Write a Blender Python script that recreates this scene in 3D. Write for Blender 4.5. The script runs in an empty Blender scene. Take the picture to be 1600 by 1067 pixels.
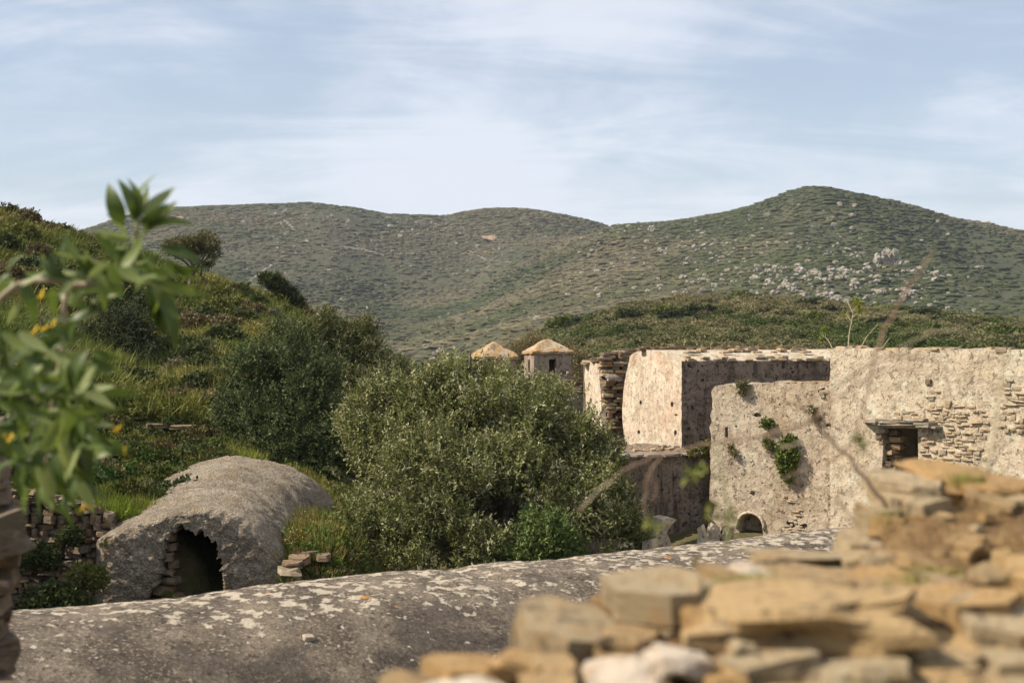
import bpy, bmesh, math, random
import numpy as np
from mathutils import Vector, Matrix, Euler

random.seed(7)
RNG = np.random.default_rng(11)
R = math.radians
SC = bpy.context.scene
COL = SC.collection

# ---------------------------------------------------------------- camera, sky, sun, exposure
F, CX, HY, ZC = 2222.2, 800.0, 533.5, 6.0      # focal length and centre in pixels of a 1600 px wide view, eye height
cam = bpy.data.cameras.new('camera')
cam.lens, cam.sensor_width = 50.0, 36.0
cam.clip_start, cam.clip_end = 0.1, 20000
cam.dof.use_dof = True
cam.dof.focus_distance = 29.0
cam.dof.aperture_fstop = 3.0
cam_o = bpy.data.objects.new('camera', cam)
cam_o.location = (0, 0, ZC)
cam_o.rotation_euler = (R(90), 0, 0)
COL.objects.link(cam_o)
SC.camera = cam_o
HAZE = 0.00012

SUN_EL, SUN_BACK = R(43), R(9)                  # the sun stands to the left, a little behind the camera
sdir = Vector((-math.cos(SUN_BACK)*math.cos(SUN_EL), -math.sin(SUN_BACK)*math.cos(SUN_EL), math.sin(SUN_EL)))
sl = bpy.data.lights.new('sun', 'SUN')
sl.energy, sl.angle, sl.color = 5.0, R(0.55), (1.0, 0.90, 0.76)
sun = bpy.data.objects.new('sun', sl)
sun.rotation_euler = (-sdir).to_track_quat('-Z', 'Y').to_euler()
COL.objects.link(sun)

SC.view_settings.view_transform = 'Standard'
SC.view_settings.look = 'None'
SC.view_settings.exposure = 0.38
SC.view_settings.gamma = 1.0
SC.view_settings.use_curve_mapping = False
SC.cycles.use_denoising = True
SC.cycles.max_bounces = 4
SC.cycles.diffuse_bounces = 2
SC.cycles.transmission_bounces = 2
SC.cycles.volume_bounces = 0
SC.cycles.caustics_reflective = False
SC.cycles.caustics_refractive = False
SC.cycles.sample_clamp_indirect = 6

class NT:
    """small helper for node trees"""
    def __init__(s, nt):
        s.nt = nt
    def n(s, t, **kw):
        nd = s.nt.nodes.new(t)
        for k, v in kw.items():
            if k.startswith('i_'):
                key = k[2:]
                key = int(key) if key.isdigit() else key.replace('_', ' ')
                if isinstance(v, bpy.types.NodeSocket):
                    s.nt.links.new(v, nd.inputs[key])
                else:
                    nd.inputs[key].default_value = v
            else:
                setattr(nd, k, v)
        return nd
    def l(s, a, b):
        s.nt.links.new(a, b)
    def math(s, op, a, b=None, clamp=False):
        nd = s.n('ShaderNodeMath', operation=op, use_clamp=clamp)
        for i, v in enumerate((a, b)):
            if v is None: continue
            if isinstance(v, bpy.types.NodeSocket): s.l(v, nd.inputs[i])
            else: nd.inputs[i].default_value = v
        return nd.outputs[0]
    def mix(s, fac, a, b, mode='MIX'):
        nd = s.n('ShaderNodeMix', data_type='RGBA', blend_type=mode)
        for i, v in ((0, fac), (6, a), (7, b)):
            if isinstance(v, bpy.types.NodeSocket): s.l(v, nd.inputs[i])
            elif i == 0: nd.inputs[0].default_value = v
            else: nd.inputs[i].default_value = (v[0], v[1], v[2], 1)
        return nd.outputs[2]
    def ramp(s, fac, stops, interp='LINEAR'):
        nd = s.n('ShaderNodeValToRGB')
        cr = nd.color_ramp
        cr.interpolation = interp
        while len(cr.elements) < len(stops): cr.elements.new(0.5)
        for e, (p, c) in zip(cr.elements, stops):
            e.position = p
            e.color = (c, c, c, 1) if isinstance(c, (int, float)) else (c[0], c[1], c[2], 1)
        s.l(fac, nd.inputs[0])
        return nd.outputs[0]
    def noise(s, vec, scale, detail=4, rough=0.55, dist=0.0):
        nd = s.n('ShaderNodeTexNoise', i_Scale=scale, i_Detail=detail, i_Roughness=rough, i_Distortion=dist)
        if vec is not None: s.l(vec, nd.inputs['Vector'])
        return nd.outputs[0]
    def smooth(s, v, a, b):
        nd = s.n('ShaderNodeMapRange', interpolation_type='SMOOTHSTEP')
        s.l(v, nd.inputs[0])
        nd.inputs[1].default_value, nd.inputs[2].default_value = a, b
        return nd.outputs[0]

world = bpy.data.worlds.new('World')
SC.world = world
world.use_nodes = True
world.node_tree.nodes.clear()
w = NT(world.node_tree)
sky = w.n('ShaderNodeTexSky', sky_type='NISHITA', sun_disc=False)
sky.sun_elevation = SUN_EL
sky.sun_rotation = math.atan2(sdir.x, sdir.y)
sky.altitude, sky.air_density, sky.dust_density, sky.ozone_density = 150, 1.0, 1.2, 1.5
tc = w.n('ShaderNodeTexCoord')
sep = w.n('ShaderNodeSeparateXYZ', i_0=tc.outputs['Generated'])
zz = w.math('ADD', w.math('MAXIMUM', sep.outputs[2], 0.0), 0.26)
cu, cv = w.math('DIVIDE', sep.outputs[0], zz), w.math('DIVIDE', sep.outputs[1], zz)
cc = w.n('ShaderNodeCombineXYZ', i_0=cu, i_1=cv, i_2=0.0)
mp = w.n('ShaderNodeMapping', i_Vector=cc.outputs[0])
mp.inputs['Scale'].default_value = (0.75, 0.9, 1)
mp.inputs['Location'].default_value = (3.1, 1.7, 0)
mp.inputs['Rotation'].default_value = (0, 0, R(-14))
n1 = w.noise(mp.outputs[0], 1.0, 7, 0.58, 0.5)
mp2 = w.n('ShaderNodeMapping', i_Vector=cc.outputs[0])
mp2.inputs['Scale'].default_value = (1.0, 2.6, 1)
mp2.inputs['Location'].default_value = (7.7, 0.4, 0)
mp2.inputs['Rotation'].default_value = (0, 0, R(12))
n2 = w.noise(mp2.outputs[0], 1.6, 8, 0.62, 0.8)
cl = w.math('ADD', w.math('MULTIPLY', n1, 0.64), w.math('MULTIPLY', n2, 0.36))
cl = w.smooth(cl, 0.41, 0.59)
cl = w.math('MULTIPLY', w.math('ADD', w.math('MULTIPLY', cl, 0.50), 0.30), 1.0)
skyc = w.mix(cl, sky.outputs[0], (6.9, 7.2, 7.95))
bg = w.n('ShaderNodeBackground', i_Color=skyc, i_Strength=0.1)
wo = w.n('ShaderNodeOutputWorld')
w.l(bg.outputs[0], wo.inputs[0])

# ---------------------------------------------------------------- numeric helpers
def P(px, py, Y):
    """a point at distance Y whose direction from the eye is that of photograph pixel (px, py)"""
    return Vector(((px-CX)/F*Y, Y, ZC-(py-HY)/F*Y))

def _hash(ix, iy, iz, seed):
    h = (ix*374761393 + iy*668265263 + iz*2147483647 + seed*1274126177) & 0xffffffff
    h = ((h ^ (h >> 13)) * 1274126177) & 0xffffffff
    h = (h ^ (h >> 16)) & 0xffffffff
    return h / 4294967295.0

def vnoise(p, seed=0):
    p = np.asarray(p, float)
    i = np.floor(p).astype(np.int64)
    f = p - i
    f = f*f*(3-2*f)
    out = 0
    for dx in (0, 1):
        for dy in (0, 1):
            for dz in (0, 1):
                wgt = (f[:, 0] if dx else 1-f[:, 0])*(f[:, 1] if dy else 1-f[:, 1])*(f[:, 2] if dz else 1-f[:, 2])
                out = out + wgt*_hash(i[:, 0]+dx, i[:, 1]+dy, i[:, 2]+dz, seed)
    return out*2-1

def fbm(p, seed=0, octv=4, gain=0.5):
    p = np.asarray(p, float)
    a, s, out = 1.0, 1.0, 0
    for k in range(octv):
        out = out + a*vnoise(p*s+k*17.3, seed+k)
        a *= gain; s *= 2.03
    return out

def pchip(x, y, xi):
    """monotone cubic through (x, y); y may be (n,) or (n, m)"""
    x = np.asarray(x, float); y = np.asarray(y, float); xi = np.asarray(xi, float)
    if y.ndim == 1: y = y[:, None]; flat = True
    else: flat = False
    h = np.diff(x); d = np.diff(y, axis=0)/h[:, None]
    m = np.zeros_like(y)
    m[0], m[-1] = d[0], d[-1]
    for k in range(1, len(x)-1):
        ok = d[k-1]*d[k] > 0
        w1, w2 = 2*h[k]+h[k-1], h[k]+2*h[k-1]
        with np.errstate(divide='ignore', invalid='ignore'):
            m[k] = np.where(ok, (w1+w2)/(w1/d[k-1]+w2/d[k]), 0)
    j = np.clip(np.searchsorted(x, xi)-1, 0, len(x)-2)
    t = np.clip((xi-x[j])/h[j], 0, 1)[:, None]
    hh = h[j][:, None]
    r = (2*t**3-3*t**2+1)*y[j] + (t**3-2*t**2+t)*hh*m[j] + (-2*t**3+3*t**2)*y[j+1] + (t**3-t**2)*hh*m[j+1]
    return r[:, 0] if flat else r

def mesh_np(name, V, faces, smooth=False, tint=None):
    """V (n,3); faces = (m,k) array of equal-sized polygons"""
    V = np.asarray(V, np.float32); faces = np.asarray(faces, np.int32)
    me = bpy.data.meshes.new(name)
    m, k = faces.shape
    me.vertices.add(len(V)); me.vertices.foreach_set('co', V.ravel())
    me.loops.add(m*k); me.loops.foreach_set('vertex_index', faces.ravel())
    me.polygons.add(m)
    me.polygons.foreach_set('loop_start', np.arange(0, m*k, k, dtype=np.int32))
    me.polygons.foreach_set('loop_total', np.full(m, k, np.int32))
    me.update(calc_edges=True)
    me.polygons.foreach_set('use_smooth', np.full(m, smooth))
    if tint is not None:
        at = me.attributes.new('tint', 'FLOAT_COLOR', 'POINT')
        t4 = np.ones((len(V), 4), np.float32); t4[:, :3] = tint
        at.data.foreach_set('color', t4.ravel())
    return me

def grid_faces(nr, nc):
    i = np.arange((nr-1)*(nc-1)); r, c = i//(nc-1), i % (nc-1)
    a = r*nc+c
    return np.stack([a, a+1, a+nc+1, a+nc], 1)

# ---------------------------------------------------------------- object helpers
def obj(name, me, m=None, parent=None, loc=None, rot=None, scale=None):
    o = bpy.data.objects.new(name, me)
    if m is not None and not me.materials: me.materials.append(m)
    COL.objects.link(o)
    if parent is not None: o.parent = parent
    if loc is not None: o.location = loc
    if rot is not None: o.rotation_euler = rot
    if scale is not None: o.scale = scale
    return o

def tag(o, label=None, cat=None, group=None, kind=None):
    if label: o['label'] = label
    if cat: o['category'] = cat
    if group: o['group'] = group
    if kind: o['kind'] = kind
    return o

def thing(name, loc, label, cat, group=None, rotz=0):
    e = bpy.data.objects.new(name, None)
    e.empty_display_size = 0.2
    e.location = loc; e.rotation_euler = (0, 0, rotz)
    COL.objects.link(e)
    return tag(e, label, cat, group)

def rel(e, me):
    """move a mesh made in world coordinates into the frame of a thing's empty (which is not rotated)"""
    me.transform(Matrix.Translation(-Vector(e.location)))
    return me

class MB:
    """collects geometry for one mesh"""
    def __init__(s): s.v, s.f = [], []
    def add(s, v, f):
        o = len(s.v); s.v += [tuple(x) for x in v]; s.f += [tuple(o+i for i in q) for q in f]
    def tube(s, pts, rad, n=6, cap=True):
        pts = [Vector(p) for p in pts]
        if not isinstance(rad, (list, tuple)): rad = [rad]*len(pts)
        rings = []
        ref = Vector((0.31, 0.52, 0.8))
        for i, p in enumerate(pts):
            t = (pts[min(i+1, len(pts)-1)]-pts[max(i-1, 0)]).normalized()
            a = t.cross(ref)
            if a.length < 1e-3: a = t.cross(Vector((1, 0, 0)))
            a.normalize(); b = t.cross(a)
            rings.append([p+(a*math.cos(2*math.pi*k/n)+b*math.sin(2*math.pi*k/n))*rad[i] for k in range(n)])
        v = [q for r in rings for q in r]
        f = [(i*n+k, i*n+(k+1) % n, (i+1)*n+(k+1) % n, (i+1)*n+k) for i in range(len(pts)-1) for k in range(n)]
        if cap: f += [tuple(range(n))[::-1], tuple((len(pts)-1)*n+k for k in range(n))]
        s.add(v, f)
    def mesh(s, name, smooth=False):
        me = bpy.data.meshes.new(name)
        me.from_pydata(s.v, [], s.f)
        me.update()
        if smooth: me.polygons.foreach_set('use_smooth', [True]*len(me.polygons))
        return me

def curve_pts(pts, n=6):
    """Catmull-Rom through control points"""
    pts = [Vector(p) for p in pts]
    q = [pts[0]*2-pts[1]]+pts+[pts[-1]*2-pts[-2]]
    out = []
    for i in range(1, len(q)-2):
        for k in range(n):
            t = k/n
            out.append(0.5*((2*q[i])+(q[i+1]-q[i-1])*t+(2*q[i-1]-5*q[i]+4*q[i+1]-q[i+2])*t*t+(3*q[i]-q[i-1]-3*q[i+1]+q[i+2])*t**3))
    out.append(pts[-1])
    return out

def lerp_list(a, n):
    return list(np.interp(np.linspace(0, len(a)-1, n), range(len(a)), a))

# ---------------------------------------------------------------- materials
def new_mat(name):
    m = bpy.data.materials.new(name); m.use_nodes = True
    m.node_tree.nodes.clear()
    t = NT(m.node_tree)
    b = t.n('ShaderNodeBsdfPrincipled')
    o = t.n('ShaderNodeOutputMaterial')
    t.l(b.outputs[0], o.inputs[0])
    b.inputs['Specular IOR Level'].default_value = 0.2
    b.inputs['Roughness'].default_value = 0.9
    return m, t, b, o

def world_pos(t):
    return t.n('ShaderNodeNewGeometry').outputs['Position']

def bump(t, b, h, strength, dist):
    nd = t.n('ShaderNodeBump', i_Strength=strength, i_Distance=dist, i_Height=h)
    t.l(nd.outputs[0], b.inputs['Normal'])

def spots(t, pos, scale, r0, r1, keep, distort=0.35):
    """mask of irregular round blotches: 1 inside"""
    nz = t.n('ShaderNodeTexNoise', i_Scale=scale*1.7, i_Detail=3.0)
    t.l(pos, nz.inputs['Vector'])
    off = t.n('ShaderNodeVectorMath', operation='SCALE', i_0=nz.outputs['Color'])
    off.inputs['Scale'].default_value = distort/scale*1.6
    vec = t.n('ShaderNodeVectorMath', operation='ADD', i_0=pos, i_1=off.outputs[0])
    vo = t.n('ShaderNodeTexVoronoi', i_Scale=scale)
    t.l(vec.outputs[0], vo.inputs['Vector'])
    sx = t.n('ShaderNodeSeparateXYZ', i_0=vo.outputs['Color'])
    present = t.math('LESS_THAN', sx.outputs[0], keep)
    rad = t.math('ADD', t.math('MULTIPLY', sx.outputs[1], r1-r0), r0)
    d = t.math('SUBTRACT', rad, vo.outputs['Distance'])
    return t.math('MULTIPLY', t.smooth(d, 0.0, 0.07), present)

def plaster_mat(name, light, mid, dark, stain, spot=0.5, bumpk=1.0, warm=(0.42, 0.22, 0.10), warm_amt=0.35, scale=1.0):
    """weathered lime plaster: chalky and worn patches, brown pits, streaks, orange lichen"""
    m, t, b, o = new_mat(name)
    pos = world_pos(t)
    big = t.noise(pos, 1.1*scale, 6, 0.66, 0.3)
    c = t.ramp(big, [(0.36, mid), (0.50, light), (0.64, tuple(0.55*light[i]+0.45*mid[i] for i in range(3)))])
    mv = t.n('ShaderNodeMapping', i_Vector=pos); mv.inputs['Scale'].default_value = (6.5, 6.5, 0.8)
    streak = t.noise(mv.outputs[0], 1.0, 6, 0.65, 0.2)
    c = t.mix(t.math('MULTIPLY', t.smooth(streak, 0.50, 0.66), stain), c, dark)
    wn = t.noise(pos, 0.75*scale, 5, 0.64, 0.2)
    c = t.mix(t.math('MULTIPLY', t.smooth(wn, 0.52, 0.66), warm_amt), c, warm)
    chalk = t.noise(pos, 2.6, 8, 0.72)
    c = t.mix(t.math('MULTIPLY', t.smooth(chalk, 0.53, 0.62), 0.55), c, tuple(min(0.70, x*1.28) for x in light))
    worn = t.noise(pos, 4.3*scale, 8, 0.74)
    wm = t.smooth(worn, 0.53, 0.58)
    c = t.mix(t.math('MULTIPLY', wm, 0.5*spot), c, tuple(x*1.05 for x in dark))
    fine = t.noise(pos, 21, 6, 0.75)
    c = t.mix(t.math('MULTIPLY', t.smooth(fine, 0.53, 0.62), 0.75*spot), c, tuple(x*0.55 for x in dark))
    c = t.mix(t.math('MULTIPLY', t.smooth(t.noise(pos, 48, 4, 0.75), 0.55, 0.63), 0.8*spot), c, tuple(x*0.6 for x in dark))
    pit = t.noise(pos, 10, 6, 0.72)
    pitm = t.smooth(pit, 0.585, 0.63)
    c = t.mix(t.math('MULTIPLY', pitm, min(1, spot*1.3)), c, tuple(x*0.38 for x in dark))
    t.l(c, b.inputs['Base Color'])
    h = t.math('ADD', t.math('MULTIPLY', fine, 0.45), t.math('MULTIPLY', t.noise(pos, 6, 8, 0.72), 0.9))
    h = t.math('ADD', h, t.math('MULTIPLY', t.noise(pos, 1.4, 3, 0.5), 2.2))
    h = t.math('SUBTRACT', h, t.math('ADD', t.math('MULTIPLY', pitm, 0.5), t.math('MULTIPLY', wm, 0.18)))
    bump(t, b, h, 1.0*bumpk, 0.05)
    return m

M = {}
M['plaster'] = plaster_mat('pale_plaster', (0.64, 0.535, 0.39), (0.54, 0.43, 0.295), (0.34, 0.255, 0.165), 0.35, spot=0.40, warm=(0.50, 0.33, 0.17), warm_amt=0.35)
M['plaster_worn'] = plaster_mat('worn_plaster', (0.60, 0.495, 0.365), (0.49, 0.385, 0.265), (0.29, 0.215, 0.145), 0.5, spot=0.55, warm=(0.44, 0.29, 0.16), warm_amt=0.35, scale=1.3)
M['plaster_pink'] = plaster_mat('rose_plaster', (0.66, 0.545, 0.41), (0.57, 0.445, 0.32), (0.38, 0.27, 0.18), 0.5, spot=0.2, warm=(0.45, 0.21, 0.09), warm_amt=0.35)
M['plaster_dark'] = plaster_mat('shaded_stained_plaster', (0.30, 0.23, 0.17), (0.20, 0.15, 0.11), (0.055, 0.044, 0.036), 0.7, spot=0.7, warm_amt=0.12)  # shade of the turned-away faces put into the base tone, plus weather stains
M['plaster_grey'] = plaster_mat('grey_render', (0.27, 0.23, 0.17), (0.20, 0.165, 0.12), (0.11, 0.09, 0.065), 0.35, spot=0.75, bumpk=1.5, warm=(0.30, 0.22, 0.11), warm_amt=0.3, scale=1.3)
M['tower'] = plaster_mat('tower_plaster', (0.40, 0.32, 0.24), (0.30, 0.23, 0.17), (0.13, 0.10, 0.08), 0.5, spot=0.4)

def roof_lichen_mat():
    m, t, b, o = new_mat('lichen_roof')
    pos = world_pos(t)
    c = t.ramp(t.noise(pos, 4, 6, 0.7), [(0.35, (0.30, 0.22, 0.13)), (0.6, (0.46, 0.37, 0.25))])
    c = t.mix(t.math('MULTIPLY', t.smooth(t.noise(pos, 4.5, 7, 0.72), 0.46, 0.55), 0.75), c, (0.46, 0.25, 0.075))
    c = t.mix(t.smooth(t.noise(pos, 9, 6, 0.74), 0.55, 0.62), c, (0.07, 0.05, 0.035))
    t.l(c, b.inputs['Base Color'])
    bump(t, b, t.noise(pos, 14, 6, 0.7), 0.8, 0.05)
    return m
M['tower_roof'] = roof_lichen_mat()

def vault_mat():
    """grey-brown lime render with pale crusty lichen, thickest along the ridge, and a few orange rosettes"""
    m, t, b, o = new_mat('lichen_vault')
    pos = world_pos(t)
    base = t.ramp(t.noise(pos, 2.0, 6, 0.66, 0.3), [(0.36, (0.082, 0.064, 0.044)), (0.50, (0.148, 0.117, 0.082)), (0.64, (0.22, 0.175, 0.123))])
    gr = t.noise(pos, 30, 6, 0.78)
    c = t.mix(t.smooth(gr, 0.50, 0.60), base, (0.34, 0.27, 0.20))
    c = t.mix(t.smooth(t.noise(pos, 60, 4, 0.7), 0.54, 0.66), c, (0.045, 0.036, 0.030))
    c = t.mix(t.math('MULTIPLY', t.smooth(t.noise(pos, 1.1, 7, 0.68, 0.4), 0.50, 0.62), 0.65), c, (0.055, 0.045, 0.037))
    c = t.mix(t.math('MULTIPLY', t.smooth(t.noise(pos, 13, 6, 0.75), 0.55, 0.62), 0.8), c, (0.040, 0.030, 0.023))
    z = t.n('ShaderNodeSeparateXYZ', i_0=pos).outputs[2]
    ridge = t.smooth(t.math('ADD', z, t.math('MULTIPLY', t.noise(pos, 0.8, 5, 0.6), 0.9)), 3.78, 4.10)
    crust = t.noise(pos, 7.5, 9, 0.62)
    crust = t.math('ADD', crust, t.math('MULTIPLY', ridge, 0.15))
    crm = t.smooth(crust, 0.632, 0.690)
    lic = t.mix(t.noise(pos, 9, 4, 0.6), (0.38, 0.315, 0.225), (0.55, 0.47, 0.355))
    c = t.mix(crm, c, lic)
    sp = spots(t, pos, 5.5, 0.03, 0.26, 0.6)
    sp = t.math('MULTIPLY', sp, t.math('ADD', t.math('MULTIPLY', ridge, 0.75), 0.20))
    c = t.mix(sp, c, (0.54, 0.46, 0.36))
    sp2 = spots(t, pos, 8.0, 0.05, 0.24, 0.24)
    c = t.mix(t.math('MULTIPLY', sp2, 0.75), c, (0.58, 0.52, 0.43))
    og = spots(t, pos, 3.3, 0.04, 0.17, 0.34, 0.8)
    c = t.mix(t.math('MULTIPLY', og, t.math('ADD', t.math('MULTIPLY', ridge, 0.7), 0.3)), c, (0.50, 0.24, 0.06))
    t.l(c, b.inputs['Base Color'])
    h = t.math('ADD', t.math('MULTIPLY', gr, 0.5), t.math('MULTIPLY', t.noise(pos, 6, 5, 0.7), 0.9))
    h = t.math('ADD', h, t.math('MULTIPLY', crm, 0.25))
    bump(t, b, h, 0.9, 0.035)
    return m
M['vault'] = vault_mat()

def hut_roof_mat():
    """old lime render full of coarse gravel, worn and streaked"""
    m, t, b, o = new_mat('hut_roof')
    pos = world_pos(t)
    c = t.ramp(t.noise(pos, 1.5, 8, 0.72), [(0.36, (0.29, 0.235, 0.165)), (0.50, (0.46, 0.375, 0.27)), (0.64, (0.58, 0.48, 0.35))])
    vo = t.n('ShaderNodeTexVoronoi', i_Scale=26.0); t.l(pos, vo.inputs['Vector'])
    peb = vo.outputs['Distance']
    c = t.mix(t.math('MULTIPLY', t.smooth(peb, 0.40, 0.66), 0.45), c, (0.14, 0.11, 0.078))
    g = t.noise(pos, 9, 8, 0.78)
    c = t.mix(t.math('MULTIPLY', t.smooth(g, 0.54, 0.62), 0.7), c, (0.12, 0.095, 0.07))
    c = t.mix(t.math('MULTIPLY', t.smooth(t.noise(pos, 5.5, 8, 0.74), 0.55, 0.62), 0.8), c, (0.56, 0.48, 0.37))
    c = t.mix(t.math('MULTIPLY', t.smooth(t.noise(pos, 2.3, 6, 0.72), 0.55, 0.64), 0.55), c, (0.36, 0.24, 0.10))
    t.l(c, b.inputs['Base Color'])
    h = t.math('SUBTRACT', t.math('MULTIPLY', g, 1.2), t.math('MULTIPLY', peb, 0.5))
    bump(t, b, t.math('ADD', h, t.noise(pos, 4, 7, 0.78)), 1.0, 0.10)
    return m
M['hut_roof'] = hut_roof_mat()

def stone_mat(name, stops, speck=0.5, lich=0.0, sc=1.0, bumpd=0.03):
    """schist: colour differs from stone to stone, layered grain, iron stains"""
    m, t, b, o = new_mat(name)
    pos = world_pos(t)
    rnd = t.n('ShaderNodeObjectInfo').outputs['Random']
    c = t.ramp(rnd, stops)
    n = t.noise(pos, 7*sc, 6, 0.68, 0.4)
    c = t.mix(t.math('MULTIPLY', t.smooth(n, 0.48, 0.66), 0.55), c, (0.40, 0.23, 0.09))
    c = t.mix(t.math('MULTIPLY', t.smooth(t.noise(pos, 11*sc, 5, 0.7), 0.53, 0.66), speck), c, (0.10, 0.075, 0.05))
    c = t.mix(t.math('MULTIPLY', t.smooth(t.noise(pos, 4*sc, 6, 0.7, 0.6), 0.56, 0.66), lich), c, (0.50, 0.47, 0.38))
    t.l(c, b.inputs['Base Color'])
    mv = t.n('ShaderNodeMapping', i_Vector=pos); mv.inputs['Scale'].default_value = (1, 1, 4)
    h = t.math('ADD', t.noise(mv.outputs[0], 10*sc, 6, 0.7), t.math('MULTIPLY', t.noise(pos, 30*sc, 5, 0.7), 0.4))
    bump(t, b, h, 0.9, bumpd)
    return m
M['rubble'] = stone_mat('ochre_schist', [(0.0, (0.39, 0.23, 0.095)), (0.3, (0.49, 0.31, 0.13)), (0.5, (0.34, 0.24, 0.125)), (0.7, (0.53, 0.35, 0.155)), (0.87, (0.39, 0.295, 0.17)), (1.0, (0.53, 0.41, 0.245))], 0.9, 0.12, 2.2, 0.03)
M['rubble_grey'] = stone_mat('grey_schist', [(0.0, (0.36, 0.28, 0.165)), (1.0, (0.44, 0.34, 0.20))], 0.6, 0.25, 2.2, 0.03)
M['rubble_white'] = stone_mat('white_quartz', [(0.0, (0.50, 0.40, 0.29)), (1.0, (0.58, 0.49, 0.38))], 0.35, 0.2, 2.0, 0.02)
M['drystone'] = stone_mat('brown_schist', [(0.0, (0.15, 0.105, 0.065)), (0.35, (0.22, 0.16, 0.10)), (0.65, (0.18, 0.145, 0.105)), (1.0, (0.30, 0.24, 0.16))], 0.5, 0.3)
M['masonry'] = stone_mat('wall_schist', [(0.0, (0.34, 0.26, 0.16)), (0.4, (0.42, 0.33, 0.21)), (0.7, (0.30, 0.26, 0.20)), (1.0, (0.45, 0.31, 0.16))], 0.4, 0.25)
M['masonry_pale'] = stone_mat('mortared_schist', [(0.0, (0.36, 0.28, 0.18)), (0.4, (0.47, 0.375, 0.25)), (0.7, (0.33, 0.275, 0.20)), (1.0, (0.50, 0.40, 0.27))], 0.5, 0.35)
M['slate'] = stone_mat('slate_slab', [(0.0, (0.24, 0.21, 0.17)), (0.5, (0.30, 0.26, 0.20)), (1.0, (0.38, 0.33, 0.24))], 0.4, 0.4)
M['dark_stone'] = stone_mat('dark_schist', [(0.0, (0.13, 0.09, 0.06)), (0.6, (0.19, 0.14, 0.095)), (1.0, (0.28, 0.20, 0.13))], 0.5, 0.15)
M['limestone'] = stone_mat('pale_limestone', [(0.0, (0.33, 0.31, 0.265)), (0.5, (0.45, 0.42, 0.36)), (1.0, (0.40, 0.345, 0.275))], 0.6, 0.3, 0.12, 0.5)

def earth_mat(name, a, bcol, sc=5.0, d=0.05):
    m, t, b, o = new_mat(name)
    pos = world_pos(t)
    c = t.ramp(t.noise(pos, sc, 7, 0.7, 0.3), [(0.32, a), (0.68, bcol)])
    c = t.mix(t.smooth(t.noise(pos, sc*5, 5, 0.7), 0.55, 0.66), c, tuple(x*0.35 for x in a))
    t.l(c, b.inputs['Base Color'])
    bump(t, b, t.math('ADD', t.noise(pos, sc*1.3, 6, 0.7), t.math('MULTIPLY', t.noise(pos, sc*6, 4, 0.7), 0.4)), 1.0, d)
    return m
M['ochre_earth'] = earth_mat('ochre_earth', (0.20, 0.115, 0.045), (0.38, 0.245, 0.11), 14, 0.05)
M['pale_track'] = earth_mat('pale_track', (0.25, 0.165, 0.10), (0.36, 0.26, 0.17), 0.3, 0.3)
M['red_earth'] = earth_mat('red_earth', (0.25, 0.105, 0.045), (0.42, 0.20, 0.10), 2.5, 0.12)
M['dark_core'] = earth_mat('dark_mortar', (0.09, 0.066, 0.045), (0.20, 0.15, 0.10), 6, 0.03)
M['mortar'] = earth_mat('pale_mortar', (0.30, 0.23, 0.145), (0.44, 0.35, 0.23), 6, 0.05)

def terrain_mat(name, green, dry, soil, sc, soil_thr, bumpd):
    m, t, b, o = new_mat(name)
    pos = world_pos(t)
    c = t.ramp(t.noise(pos, sc, 7, 0.66, 0.4), [(0.34, green), (0.62, dry)])
    c = t.mix(t.smooth(t.noise(pos, sc*2.3, 6, 0.68, 0.6), soil_thr, soil_thr+0.08), c, soil)
    c = t.mix(t.math('MULTIPLY', t.smooth(t.noise(pos, sc*9, 5, 0.7), 0.5, 0.66), 0.6), c, tuple(x*0.5 for x in green))
    t.l(c, b.inputs['Base Color'])
    bump(t, b, t.noise(pos, sc*8, 6, 0.7), 1.0, bumpd)
    return m
M['yard'] = terrain_mat('yard_soil', (0.075, 0.085, 0.028), (0.17, 0.135, 0.065), (0.24, 0.18, 0.11), 0.9, 0.6, 0.1)
M['hillside'] = terrain_mat('hillside_soil', (0.085, 0.085, 0.03), (0.18, 0.15, 0.06), (0.27, 0.17, 0.09), 0.4, 0.63, 0.25)
M['middle'] = terrain_mat('middle_hill_soil', (0.085, 0.085, 0.04), (0.17, 0.145, 0.075), (0.27, 0.20, 0.12), 0.16, 0.62, 0.5)
M['far'] = terrain_mat('far_hill_soil', (0.054, 0.061, 0.027), (0.086, 0.080, 0.042), (0.20, 0.16, 0.10), 0.022, 0.61, 2.0)

def leaf_mat(name, inst=False, trans=0.3, rough=0.55, spec=0.25):
    """leaf colour comes from the leaf itself (and, for scattered plants, from the plant)"""
    m, t, b, o = new_mat(name)
    a = t.n('ShaderNodeAttribute', attribute_name='tint')
    c = a.outputs['Color']
    if inst:
        a2 = t.n('ShaderNodeAttribute', attribute_name='plant_tint', attribute_type='INSTANCER')
        c = t.mix(1.0, c, a2.outputs['Color'], 'MULTIPLY')
    t.l(c, b.inputs['Base Color'])
    b.inputs['Roughness'].default_value = rough
    b.inputs['Specular IOR Level'].default_value = spec
    tr = t.n('ShaderNodeBsdfTranslucent')
    t.l(t.mix(0.5, c, t.mix(1.0, c, (1.25, 1.3, 0.55), 'MULTIPLY')), tr.inputs[0])
    mx = t.n('ShaderNodeMixShader', i_0=trans)
    t.l(b.outputs[0], mx.inputs[1]); t.l(tr.outputs[0], mx.inputs[2])
    t.l(mx.outputs[0], o.inputs[0])
    return m
M['leaf'] = leaf_mat('leaf', False, 0.15, 0.6, 0.15)
M['leaf_inst'] = leaf_mat('scrub_leaf', True, 0.12, 0.75, 0.1)
M['tobacco'] = leaf_mat('glaucous_leaf', False, 0.38, 0.45, 0.35)

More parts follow.
